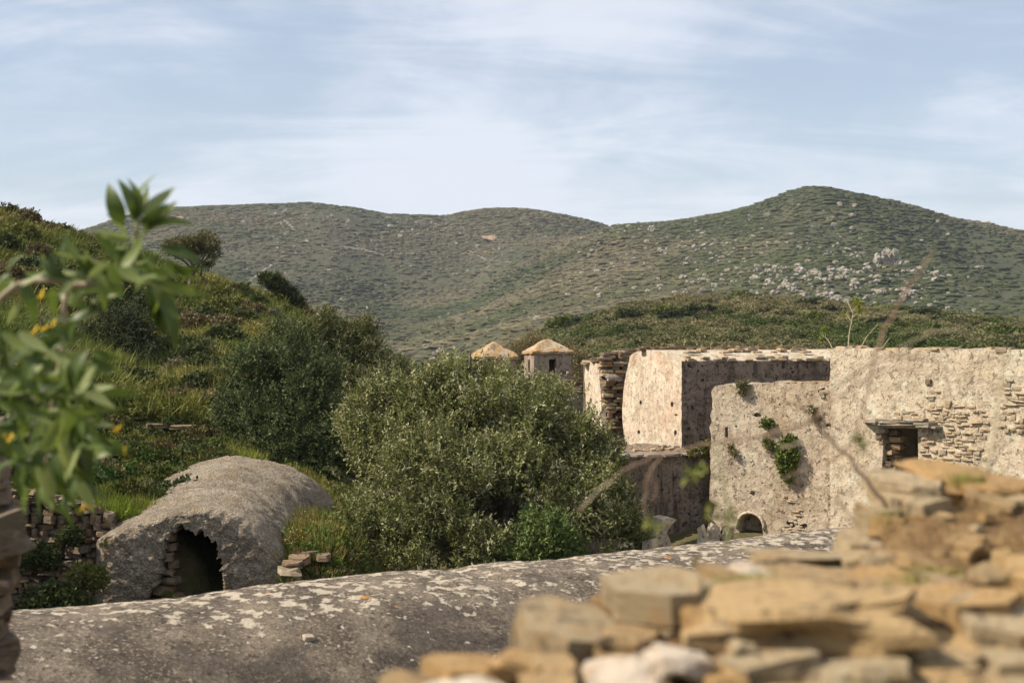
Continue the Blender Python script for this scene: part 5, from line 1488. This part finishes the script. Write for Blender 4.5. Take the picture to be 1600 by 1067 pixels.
wall_plant('wall_herb', plB, [(1272, 642, 9), (1275, 655, 8)], 'thin brown herb on the plaster near the doorway house', [(.22, .18, .10), (.17, .15, .07)], 45, .05)
wall_plant('wall_herb', plB, [(1144, 700, 7), (1147, 708, 6)], 'grey brown herb near the left edge of the arched block', [(.24, .20, .11), (.17, .16, .07)], 40, .045)
wall_plant('ledge_herb', plD, [(1105, 702, 14), (1080, 706, 8), (1118, 695, 9)], 'mossy green herbs on the dark terrace ledge', [(.14, .15, .04), (.20, .17, .06)], 320, .05)
wall_plant('wall_sprig', plD, [(1085, 738, 9), (1092, 732, 6)], 'yellow green tuft on the face of the dark terrace wall', [(.20, .20, .05), (.15, .17, .04)], 90, .05)

# weeds standing on the head of the doorway house
wd = thing('wall_head_weed', plA.px(1321, 543, .2), 'thin leafy weed standing on the top corner of the doorway house', 'weed')
mb = MB()
def wp(a, b): return plA.px(a, b, .2)
for pts, r_ in (([wp(1317, 545), wp(1319, 520), wp(1323, 500), wp(1325, 482)], .012), ([wp(1322, 502), wp(1313, 490)], .007), ([wp(1324, 490), wp(1318, 475), wp(1308, 465), wp(1297, 461)], .008), ([wp(1323, 497), wp(1335, 486)], .006), ([wp(1325, 486), wp(1333, 472)], .006)):
    c = curve_pts(pts, 4); mb.tube(c, lerp_list([r_, r_*.4], len(c)), 5)
obj('stem', rel(wd, mb.mesh('stem', True)), M['twig_pale'], wd)
V, Fq, T = crown([(wp(1332, 475), (.10, .08, .08)), (wp(1336, 484), (.08, .08, .06)), (wp(1312, 491), (.06, .05, .05)), (wp(1326, 468), (.08, .06, .04))], 46, 5, .10, .055, .016, [(.26, .26, .04), (.20, .22, .04)], None, gap=-1.0, seed=5)
obj('leaves', rel(wd, mesh_np('leaves', V, Fq, False, T)), M['leaf'], wd)
w2 = thing('wall_head_sprig', plA.px(1297, 546, .25), 'short leafy sprig leaning left at the corner of the doorway house', 'weed')
mb = MB()
for pts, r_ in (([wp(1293, 546), wp(1286, 532), wp(1277, 524)], .010), ([wp(1281, 528), wp(1282, 515)], .006)):
    c = curve_pts(pts, 4); mb.tube(c, lerp_list([r_, r_*.4], len(c)), 5)
obj('stem', rel(w2, mb.mesh('stem', True)), M['twig_pale'], w2)
V, Fq, T = crown([(wp(1275, 530), (.06, .05, .08)), (wp(1279, 514), (.07, .05, .06)), (wp(1288, 522), (.04, .04, .04))], 34, 5, .09, .05, .015, [(.20, .24, .04), (.14, .18, .03)], None, gap=-1.0, seed=6)
obj('leaves', rel(w2, mesh_np('leaves', V, Fq, False, T)), M['leaf'], w2)
for k, (pts, lab) in enumerate([([(1336, 546), (1345, 528), (1355, 516), (1364, 506)], 'bare straw stalk on the wall head right of the leafy weed'), ([(1369, 546), (1376, 536), (1382, 528)], 'short straw stalk farther right on the wall head'), ([(1354, 512), (1362, 505), (1372, 509)], None)]):
    if lab is None: continue
    c = curve_pts([wp(*q) for q in pts], 4); mb = MB(); mb.tube(c, lerp_list([.008, .004], len(c)), 5)
    o = obj('straw_stalk', mb.mesh('straw_stalk', True), M['twig_pale']); o.data.transform(Matrix.Translation(-c[0])); o.location = c[0]
    tag(o, lab, 'weed')

# grasses round the hut and in the yard
def cover(name, regs, n, size, tcol, protos, label, cat='grass', y=(22.9, 35), zoff=-.03, margin=None):
    P_, S_, T_ = [], [], []
    tries = 0
    while len(P_) < n and tries < n*30:
        tries += 1
        a = random.uniform(min(r[0] for r in regs), max(r[1] for r in regs)); Yq = random.uniform(*y)
        g = ground_at(a, Yq); b = HY-(g.z-ZC)/Yq*F
        if not any(r[0] <= a <= r[1] and r[2] <= b <= r[3] for r in regs): continue
        P_.append((g.x, g.y, g.z+zoff)); S_.append(size*random.uniform(.6, 1.4)); c = random.choice(tcol); T_.append([x*random.uniform(.8, 1.2) for x in c])
    if P_: scatter(name, np.array(P_), np.array(S_), RNG.uniform(0, 6.3, len(P_)), np.array(T_), protos, label, cat)
cover('terrace_grass', [(150, 400, 690, 815)], 1500, .42, [(.20, .24, .035), (.26, .26, .05), (.15, .19, .03), (.30, .26, .10)], GRASS+HERBS[:2], 'bright green grass on the terrace left of the hut vault', y=(22.9, 35.5))
cover('slope_weeds', [(-60, 345, 640, 800)], 700, .6, [(.09, .11, .03), (.14, .14, .05), (.07, .08, .025)], HERBS+SHRUBS[:2], 'weeds and low herbs on the slope below the terrace wall', y=(24, 36))
cover('flank_grass', [(440, 640, 700, 1000)], 1500, .42, [(.22, .19, .06), (.13, .15, .035), (.28, .22, .08), (.10, .13, .03)], GRASS+HERBS, 'dry and green grass along the right flank of the hut', y=(20.5, 33))
cover('pit_weeds', [(-100, 240, 850, 1200)], 900, .5, [(.07, .10, .025), (.05, .075, .02), (.10, .12, .03)], HERBS+SHRUBS, 'dark green weeds in the hollow left of the hut', y=(14, 22.2))
cover('yard_weeds', [(460, 1000, 850, 1200)], 900, .5, [(.07, .09, .025), (.11, .11, .04)], HERBS+GRASS, 'weeds in the yard under the olive tree', y=(18, 27))
for (a, b, Yq, wp_, col, lab) in [(138, 893, 21.3, 60, 'green', 'bright green herb clump in front of the dry stone wall'), (80, 930, 20.5, 90, 'dark', 'dark nettle clump in the hollow left of the hut'), (120, 940, 20.6, 60, 'dark', 'dark weed clump near the foot of the hut front'), (300, 712, 32.5, 46, 'green', 'tall grassy tuft beside the hut crest'), (262, 925, 21.6, 18, 'green', 'little green plant in the broken hut doorway'), (110, 830, 22.0, 44, 'dark', 'dark ivy clump hanging on the dry stone wall'), (170, 845, 22.0, 26, 'green', 'small green tuft on the dry stone wall near the hut'), (60, 860, 21.9, 60, 'dark', 'dark ivy mass at the left end of the dry stone wall'), (510, 840, 24.5, 50, 'green', 'green bush between the hut and the olive tree'), (480, 875, 23, 50, 'green', 'green herb clump by the stone steps')]:
    s = wp_/F*Yq
    nm = 'weed_clump'
    plant_obj(nm, TH[col][0], P(a, b, Yq)-Vector((0, 0, s*.42)), (s, s, s*.9), random.uniform(0, 6), lab, 'weed', None, None)

# ---------------------------------------------------------------- rocks on the far slopes
oc = thing('rock_outcrop', ground_hit(1386, 415, 240, 760), 'large grey white rock outcrop on the flank of the right hill', 'outcrop')
Yo = oc.location.y; s = Yo/F
rr = random.Random(31)
for k in range(70):
    a = 1386+19*rr.uniform(-1, 1); b = 415-24*rr.random()*math.sqrt(max(0, 1-((a-1386)/21)**2))
    stone(oc, CRAG[k % 6], Vector((P(a, b, Yo).x, Yo+rr.uniform(-2, 2), P(a, b, Yo).z)), (rr.uniform(4, 9)*s, rr.uniform(4, 8)*s, rr.uniform(8, 16)*s), rr.uniform(0, 3), rr.uniform(-.35, .35), rr.uniform(-.35, .35), 'rock')
def boulder_label(a, b):
    if a < 580: return 'pale boulder near the crest of the left ridge'
    if a < 800 and b > 500: return 'pale rock in the valley above the large olive'
    if a < 960: return 'pale boulder on the saddle between the hills'
    if b < 360: return 'pale boulder high on the right hill'
    if a < 1150: return 'pale boulder on the left shoulder of the right hill'
    if a < 1230: return 'pale boulder left of the rock field on the right hill'
    if b < 426 and a < 1330: return 'pale boulder on the upper edge of the rock field'
    if a < 1330: return 'pale boulder on the lower edge of the rock field'
    if b < 420: return 'pale boulder close to the large rock outcrop'
    return 'pale boulder below the large rock outcrop'
RKS = [(1247, 420, 18), (1300, 430, 24), (1296, 422, 12), (1262, 412, 12), (1250, 428, 20), (1276, 432, 14), (1305, 414, 14), (1340, 405, 10), (1200, 428, 16), (1210, 420, 12), (1190, 432, 12), (1215, 436, 10), (1238, 438, 10), (1275, 440, 10), (1350, 400, 9), (1330, 402, 9), (1460, 440, 16), (1470, 436, 10), (1410, 428, 12), (1426, 462, 20), (1412, 468, 14), (1396, 475, 10), (1392, 456, 9), (1440, 470, 9), (1480, 485, 9), (1452, 480, 12), (1522, 490, 14), (1518, 498, 12), (1085, 390, 14), (1090, 394, 10), (1138, 384, 12), (1110, 400, 10), (1075, 408, 12), (1200, 382, 9), (1165, 392, 9), (1300, 345, 10), (1330, 340, 12), (1312, 322, 12), (1335, 325, 14), (1480, 370, 9), (1465, 350, 10), (1170, 340, 8), (1200, 340, 9), (1010, 380, 10), (990, 376, 9), (1020, 362, 12), (938, 384, 10), (905, 398, 10), (1040, 400, 12), (1070, 415, 10), (430, 338, 10), (445, 334, 12), (520, 340, 9), (545, 350, 9), (610, 358, 12), (645, 362, 9), (625, 372, 12), (440, 352, 8), (380, 350, 8), (780, 392, 9), (745, 388, 8), (665, 545, 12), (690, 552, 12), (700, 560, 10), (678, 556, 9), (1400, 395, 9), (1372, 418, 10), (1300, 460, 10), (1310, 470, 9), (1330, 455, 10), (1290, 455, 9), (1350, 470, 9), (1240, 455, 9), (1265, 448, 9)]
for (a, b, wp_) in RKS:
    g = ground_hit(a, b, 240, 1020); s = wp_/F*g.y*.72
    side = 'right' if a > 960 else 'left'
    o = plant_obj('boulder', rr.choice(CRAG), g+Vector((0, -.5, s*.18+.3)), (s*rr.uniform(.9, 1.3), s*rr.uniform(.6, 1), s*rr.uniform(.55, .95)), rr.uniform(0, 3), {'right': 'pale limestone boulder on the far hill at right', 'left': 'pale limestone boulder on the far ridge at left'}[side], 'boulder', 'boulders on the %s far hill' % side, None)
    o['label'] = boulder_label(a, b)
# loose stone litter too small to count
px = np.concatenate([RNG.normal(1300, 110, 520), RNG.normal(1050, 90, 260), RNG.uniform(200, 1600, 420), RNG.normal(640, 120, 160)])
py = np.concatenate([RNG.normal(432, 30, 520), RNG.normal(400, 30, 260), RNG.uniform(325, 500, 420), RNG.normal(365, 20, 160)])
pt = []
for a, b in zip(px, py):
    g = ground_hit(a, b, 240, 1020); pt.append(g[:])
pt = np.array(pt); keep = fbm(pt*np.array([1/30, 1/40, 0]), 55, 3) > -.15
pt = pt[keep]; n = len(pt); s = np.clip(RNG.lognormal(-.35, .5, n), .25, 1.7)
pt[:, 2] += .35
scatter('stone_litter', pt, np.stack([s*1.6, s*1.2, s*1.1], 1), RNG.uniform(0, 6.3, n), np.ones((n, 3)), CRAG, 'pale loose rocks littering the distant slopes', 'rocks')
# field walls and paths seen as pale lines
def far_line(name, pts, label, width):
    c = []
    for (a0_, b0_), (a1_, b1_) in zip(pts, pts[1:]):
        for k in range(14):
            t_ = k/14; c.append(ground_hit(a0_+(a1_-a0_)*t_, b0_+(b1_-b0_)*t_, 240, 1020)+Vector((random.uniform(-.5, .5), random.uniform(-.5, .5), width*.15)))
    mb = MB()
    for p in c:
        bm_ = bmesh.new(); bmesh.ops.create_icosphere(bm_, subdivisions=1, radius=width*random.uniform(.5, .9))
        v = [Vector((q.co.x*1.8, q.co.y*1.4, q.co.z*.7))*random.uniform(.8, 1.2)+p for q in bm_.verts]; f_ = [[x.index for x in q.verts] for q in bm_.faces]; bm_.free()
        mb.add(v, f_)
    o = obj(name, mb.mesh(name), M['limestone'])
    return tag(o, label, 'field wall', None, 'stuff')
far_line('field_wall', [(444, 345), (452, 352), (462, 362)], 'pale field wall running down the left ridge', .8)
far_line('field_wall', [(375, 450), (405, 430), (432, 408)], 'thin pale wall climbing the ridge behind the juniper', .8)
far_line('field_wall', [(535, 388), (570, 392), (600, 400)], 'pale field wall across the left ridge slope', .9)
far_line('field_wall', [(672, 565), (685, 550), (710, 520), (725, 505)], 'pale line of wall in the valley above the olive', .5)
far_line('field_wall', [(735, 394), (760, 408), (800, 412)], 'pale winding wall on the saddle', .8)
# red earth scars
def scar(px_, py_, wpx, hpx, y0, y1, label):
    g = ground_hit(px_, py_, y0, y1); n = 14; V = []
    for j in range(8):
        for i in range(n):
            a = px_+wpx*(i/(n-1)-.5); Yq = g.y-(.25+.5*math.sin(i*1.3))*g.y*.004
            b = py_+hpx*(j/7-.5)*(1-.6*abs(i/(n-1)-.5)*2)
            V.append(P(a, b, Yq-(j/7)*g.y*.012))
    V = np.array([v[:] for v in V]); V += np.stack([fbm(V*1.5/(g.y/60), 7+q, 3) for q in range(3)], 1)*.12*(g.y/60)
    return tag(obj('earth_bank', mesh_np('earth_bank', V, grid_faces(8, n), True), M['red_earth' if g.y < 100 else 'pale_track']), kind='structure')
scar(283, 468, 34, 22, 45, 62, ''); scar(436, 486, 40, 20, 45, 63, ''); scar(352, 510, 22, 14, 45, 60, ''); scar(345, 492, 16, 10, 45, 60, ''); scar(768, 372, 34, 5, 240, 1020, ''); scar(285, 338, 40, 4, 240, 1020, '')

# ---------------------------------------------------------------- branch of tree tobacco close by at left
TBY = 3.7
tb = thing('tobacco_branch', P(-40, 520, TBY), 'out of focus leafy branch with yellow flowers close by at left', 'branch')
rr = random.Random(41)
def stem(pts, r0_, r1_, m='branch', name='stem', Yq=TBY):
    c = curve_pts([P(a, b, Yq+(dd if len(q) > 2 else 0)) for q in pts for (a, b, dd) in [(q[0], q[1], q[2] if len(q) > 2 else 0)]], 6)
    mb = MB(); mb.tube(c, lerp_list([r0_*1.25, r1_*1.2], len(c)), 7)
    obj(name, rel(tb, mb.mesh(name, True)), M[m], tb)
stem([(-60, 520), (-10, 478), (25, 448), (75, 438), (125, 446), (170, 436), (205, 436)], .009, .0055)
stem([(205, 438), (210, 395), (214, 350), (216, 310)], .006, .0035, 'twig_green')
stem([(110, 444), (100, 480), (98, 540), (85, 610), (75, 680), (70, 760)], .006, .003)
stem([(-40, 600), (10, 610), (60, 625), (90, 640)], .006, .003)
stem([(205, 436), (240, 445), (262, 475)], .004, .002, 'twig_green')
LEAFS = []
def big_leaf(seed):
    """an oval leaf 1 long: folded along the midrib, arched"""
    r_ = random.Random(seed); n = 7; V = []
    arc = r_.uniform(-.10, .16); fold = r_.uniform(.06, .22); tw_ = r_.uniform(-.25, .25)
    for i in range(n+1):
        t_ = i/n; wv = .185*math.sin(math.pi*t_**.8)**.8*(1-.25*t_)
        zc = arc*math.sin(math.pi*t_)*1.2-.10*t_*t_
        for sx in (-1, 0, 1):
            V.append((t_, sx*wv*math.cos(tw_*t_), zc+abs(sx)*fold*wv*1.4+sx*wv*math.sin(tw_*t_)))
    me = mesh_np('leaf', np.array(V), grid_faces(n+1, 3), True, np.ones((len(V), 3)))
    return me
def leaf_variant(k, col):
    me = big_leaf(k); a = me.attributes['tint']
    b = np.ones((len(me.vertices), 4), np.float32); b[:, :3] = col; a.data.foreach_set('color', b.ravel())
    me.materials.append(M['tobacco']); return me
LV = [leaf_variant(k, c) for k, c in enumerate([(.155, .205, .042), (.225, .27, .08), (.085, .125, .025), (.30, .335, .135), (.125, .175, .036), (.058, .088, .018)])]
def put_leaf(a0_, b0_, a1_, b1_, kind, wide=1.0, dY=0.0, turn=None):
    """a leaf from its stalk at (a0, b0) to its tip at (a1, b1)"""
    p0, p1 = P(a0_, b0_, TBY+dY), P(a1_, b1_, TBY+dY+rr.uniform(-.03, .03))
    d = (p1-p0); L_ = d.length
    o = bpy.data.objects.new('leaf', LV[kind]); COL.objects.link(o); o.parent = tb
    xd = d.normalized(); cd = Vector((-.25, -1, .35)); zd = (cd-xd*cd.dot(xd)).normalized()
    zd = Matrix.Rotation(turn if turn is not None else rr.gauss(0, .65), 3, xd) @ zd
    o.rotation_mode = 'QUATERNION'
    o.rotation_quaternion = Matrix((xd, zd.cross(xd), zd)).transposed().to_quaternion()
    o.location = p0-Vector(tb.location); o.scale = (L_, L_*wide, L_)
for args in [(193, 352, 168, 285, 2, 1.2, 0, .2), (212, 348, 186, 278, 2, .9), (214, 345, 203, 276, 0, .9), (216, 345, 240, 268, 0, .9), (217, 342, 228, 285, 1, .8), (220, 335, 272, 290, 3, .9), (222, 362, 276, 312, 3, .9, 0, .3), (224, 372, 280, 320, 0, .8), (212, 340, 210, 300, 4, .8), (218, 350, 262, 318, 2, .9), (226, 358, 308, 348, 0, .6), (224, 356, 290, 345, 2, .6),
             (205, 372, 140, 350, 1, .9), (206, 376, 148, 362, 3, .9, 0, .2), (200, 365, 162, 335, 1, .9), (208, 385, 165, 385, 4, .9), (190, 410, 150, 360, 4, .9), (210, 400, 160, 395, 5, .9),
             (206, 430, 75, 405, 1, .6), (170, 436, 110, 395, 2, .9), (165, 436, 130, 390, 0, .9), (150, 440, 95, 420, 3, .9), (180, 434, 178, 395, 4, 1.0), (190, 430, 155, 408, 1, .9), (120, 446, 55, 425, 5, .8), (140, 440, 110, 470, 3, .8), (100, 440, 60, 400, 5, .9),
             (220, 425, 285, 445, 3, .9), (225, 430, 300, 420, 0, .8), (230, 432, 278, 470, 1, .9), (252, 388, 320, 410, 5, .9), (255, 392, 318, 425, 2, .8), (240, 440, 325, 462, 0, .6), (215, 440, 250, 430, 4, 1.0), (270, 415, 305, 440, 4, .9),
             (232, 445, 252, 520, 2, 1.0), (240, 450, 278, 548, 2, .9), (236, 455, 262, 540, 5, 1.0), (226, 448, 240, 500, 0, .8), (245, 470, 258, 530, 4, .9),
             (95, 640, 110, 740, 3, .9, -.1), (100, 660, 98, 750, 1, .9, -.1), (70, 720, 78, 800, 1, .8, -.1), (75, 730, 82, 795, 3, .8, -.12), (60, 735, 25, 790, 4, .8), (110, 690, 150, 770, 5, .8), (120, 700, 172, 800, 5, .8), (90, 700, 110, 790, 2, .8), (130, 660, 205, 715, 2, .6), (120, 610, 180, 600, 3, .7), (110, 620, 170, 612, 1, .7), (115, 640, 185, 640, 0, .7), (100, 600, 160, 580, 4, .8)]:
    put_leaf(*args)
for k in range(42):
    a0_ = rr.uniform(10, 250); b0_ = np.interp(a0_, [20, 120, 205, 290], [440, 440, 425, 440])+rr.gauss(0, 16)
    an = rr.uniform(0, 2*math.pi); Lp = rr.uniform(35, 70)
    put_leaf(a0_, b0_, a0_+math.cos(an)*Lp, b0_+math.sin(an)*Lp, rr.choice((0, 1, 2, 4, 4, 5, 3)), rr.uniform(.75, 1.05), rr.uniform(-.2, .25))
for k in range(230):
    b0_ = rr.triangular(455, 775, 600); c0 = np.interp(b0_, [455, 560, 640, 780], [80, 60, 80, 90])
    a0_ = rr.gauss(c0, 50)
    if a0_ > 165 or a0_ < -70: continue
    an = rr.uniform(-.3, math.pi+.3); Lp = rr.uniform(45, 85)
    put_leaf(a0_, b0_, a0_+math.cos(an)*Lp*.8, b0_+math.sin(an)*Lp, rr.choice((0, 2, 2, 2, 4, 5, 5, 5, 3, 1)), rr.uniform(.65, .95), rr.uniform(-.35, .4))  # more dark kinds low down: shadow of the lower mass put into leaf colour
for (a, b, sz) in [(66, 460, 1), (72, 512, .9), (84, 508, 1.1), (56, 515, .9), (18, 684, 1.2), (8, 676, 1), (186, 668, 1.0), (128, 795, 1.0), (140, 792, .8), (195, 705, .7)]:
    fl = MB(); p = P(a, b, TBY-.08); d = Vector((rr.uniform(-.5, .5), rr.uniform(-.6, -.1), rr.uniform(-1, .2))).normalized()*.014*sz
    fl.tube([p-d*1.0, p, p+d*.7, p+d*.9], [.0025*sz, .003*sz, .0035*sz, .0075*sz], 8)
    obj('flower', rel(tb, fl.mesh('flower', True)), M['petal'], tb)

# ---------------------------------------------------------------- dry stalks rising from the rubble wall
ds = thing('dry_stalks', P(1385, 790, 3.35), 'blurred bare brown twigs rising from the rubble wall', 'twigs')
def dstem(pts, w0, w1, Yq=3.5, m='twig', name='twig'):
    Yq *= .86; s_ = Yq/F/2*.66; c = [p+Vector((rr.gauss(0, .0022), rr.gauss(0, .004), rr.gauss(0, .0022))) for p in curve_pts([P(a, b, Yq) for a, b in pts], 4)]
    mb = MB(); mb.tube(c, lerp_list([w0*s_, w1*s_], len(c)), 6)
    obj(name, rel(ds, mb.mesh(name, True)), M[m], ds)
dstem([(1392, 800), (1340, 733), (1300, 688), (1268, 655), (1252, 635)], 11, 7, 3.9)
dstem([(1270, 656), (1210, 676), (1130, 690), (1060, 704), (1010, 718), (960, 745), (905, 798)], 8, 2, 3.8)
dstem([(1275, 660), (1290, 630), (1305, 605), (1350, 572), (1400, 556), (1450, 563), (1490, 580)], 6, 3, 3.8)
dstem([(1290, 640), (1330, 605), (1380, 580), (1430, 572)], 5, 3, 3.7)
dstem([(1300, 720), (1330, 690), (1347, 640), (1360, 590), (1368, 545)], 6, 5, 3.6)
dstem([(1368, 548), (1385, 515), (1408, 470), (1435, 425), (1462, 392)], 8, 4.5, 3.2)
dstem([(1545, 740), (1552, 680), (1562, 610), (1570, 552)], 9, 6, 3.4, 'twig_pale')
dstem([(1030, 714), (1014, 745), (1006, 790), (1012, 815)], 6, 3, 3.6)
dstem([(1014, 745), (1026, 765), (1018, 785)], 5, 3, 3.6)
dstem([(905, 800), (930, 770), (958, 752)], 3, 3, 3.4, 'twig_pale')
dstem([(1135, 860), (1140, 800), (1128, 740), (1122, 692)], 7, 5, 3.1, 'twig_green')
dstem([(1180, 770), (1230, 745), (1290, 700), (1300, 640), (1292, 660)], 4, 3, 3.5)
dstem([(1395, 552), (1440, 526), (1490, 515), (1530, 530)], 3, 2, 3.4, 'twig_pale')
dstem([(1210, 676), (1200, 700), (1215, 730)], 3, 1.5, 3.7)
dstem([(1150, 686), (1165, 664), (1190, 650)], 3, 1.5, 3.7)
dstem([(1350, 640), (1335, 610), (1330, 590)], 3, 1.5, 3.6)
dstem([(1220, 700), (1260, 690), (1330, 700)], 4, 3, 3.5, 'twig_pale')
dstem([(1305, 775), (1325, 800), (1345, 822)], 6, 3, 3.7)
for (a, b, s_) in [(1078, 745, 15), (1090, 735, 9), (1112, 800, 13), (1024, 815, 14), (1140, 805, 12), (1093, 878, 16), (1340, 690, 8)]:
    V, Fq, T = crown([(P(a, b, 3.1), (s_/F*3.1, s_/F*3.1, s_/F*3.1))], 8, 3, .016, .017, .005, [(.24, .24, .06), (.17, .19, .05)], None, gap=-1.0, seed=int(a))
    obj('leaf_tuft', rel(ds, mesh_np('leaf_tuft', V, Fq, False, T)), M['leaf'], ds)
# grass growing between the stones of the rubble wall
P_, T_, S_ = [], [], []
for (a, b, Yq, n, sp) in [(1430, 905, 3.4, 9, 26), (1460, 885, 3.5, 7, 22), (1510, 735, 4.3, 5, 10), (1395, 795, 4.1, 3, 10), (1590, 880, 3.6, 7, 18), (1590, 800, 4.2, 6, 16), (1180, 900, 3.4, 4, 14), (1150, 905, 3.3, 4, 16), (1460, 780, 4.25, 3, 14), (1380, 850, 4.0, 4, 20)]:
    for k in range(n):
        aa = a+rr.gauss(0, sp); Yr = Yq*RS; p = P(aa, b+RDY+rr.uniform(4, 14), Yr); P_.append(p[:]); S_.append(rr.uniform(.03, .075)); T_.append(rr.choice(((.30, .28, .09), (.42, .35, .16), (.24, .25, .07))))
scatter('rubble_grass', np.array(P_), np.array(S_), RNG.uniform(0, 6, len(P_)), np.array(T_), GRASS+HERBS[:1], 'yellowing grass tufts growing between the rubble stones', 'grass')
# fence posts in the valley behind the olive
for (a, b0_, b1_) in [(675, 584, 560), (660, 584, 566)]:
    p0, p1 = P(a, b0_, 47), P(a, b1_, 47); mb = MB(); mb.tube([p0-Vector((0, 0, 1)), p0, p1], [.03, .03, .025], 6)
    o = obj('fence_post', mb.mesh('fence_post'), M['post']); o.data.transform(Matrix.Translation(-p0)); o.location = p0
    tag(o, 'thin dark fence post in the gap left of the large olive', 'post', 'fence posts behind the olive')

# things that look alike: say which one, counted from the left
ORD = 'first second third fourth fifth sixth seventh eighth ninth tenth eleventh twelfth thirteenth fourteenth fifteenth sixteenth'.split()
same = {}
for o in COL.objects:
    if o.parent is None and o.get('label') and o.get('group') and o.get('kind') is None: same.setdefault(o['label'], []).append(o)
for lb, os_ in same.items():
    if 1 < len(os_) <= 16:
        os_.sort(key=lambda o: o.location.x/o.location.y)
        for k, o in enumerate(os_): o['label'] = lb+(', leftmost' if k == 0 else ', rightmost' if k == len(os_)-1 else ', %s from left' % ORD[k])

# ---------------------------------------------------------------- air
hz = bpy.data.meshes.new('haze')
x0, x1, y0, y1, z0, z1 = -2600, 2600, -400, 2600, -15.2, 130
hz.from_pydata([(x, y, z) for x in (x0, x1) for y in (y0, y1) for z in (z0, z1)], [], [(0, 1, 3, 2), (4, 6, 7, 5), (0, 4, 5, 1), (2, 3, 7, 6), (0, 2, 6, 4), (1, 5, 7, 3)])
hm = bpy.data.materials.new('haze'); hm.use_nodes = True; hm.node_tree.nodes.clear()
t = NT(hm.node_tree); pv_ = t.n('ShaderNodeVolumePrincipled'); pv_.inputs['Color'].default_value = (.80, .87, 1.0, 1); pv_.inputs['Density'].default_value = HAZE
ot = t.n('ShaderNodeOutputMaterial'); t.l(pv_.outputs[0], ot.inputs['Volume'])
if HAZE > 0: tag(obj('haze', hz, hm), 'thin pale summer haze over the hills', 'haze', None, 'stuff')
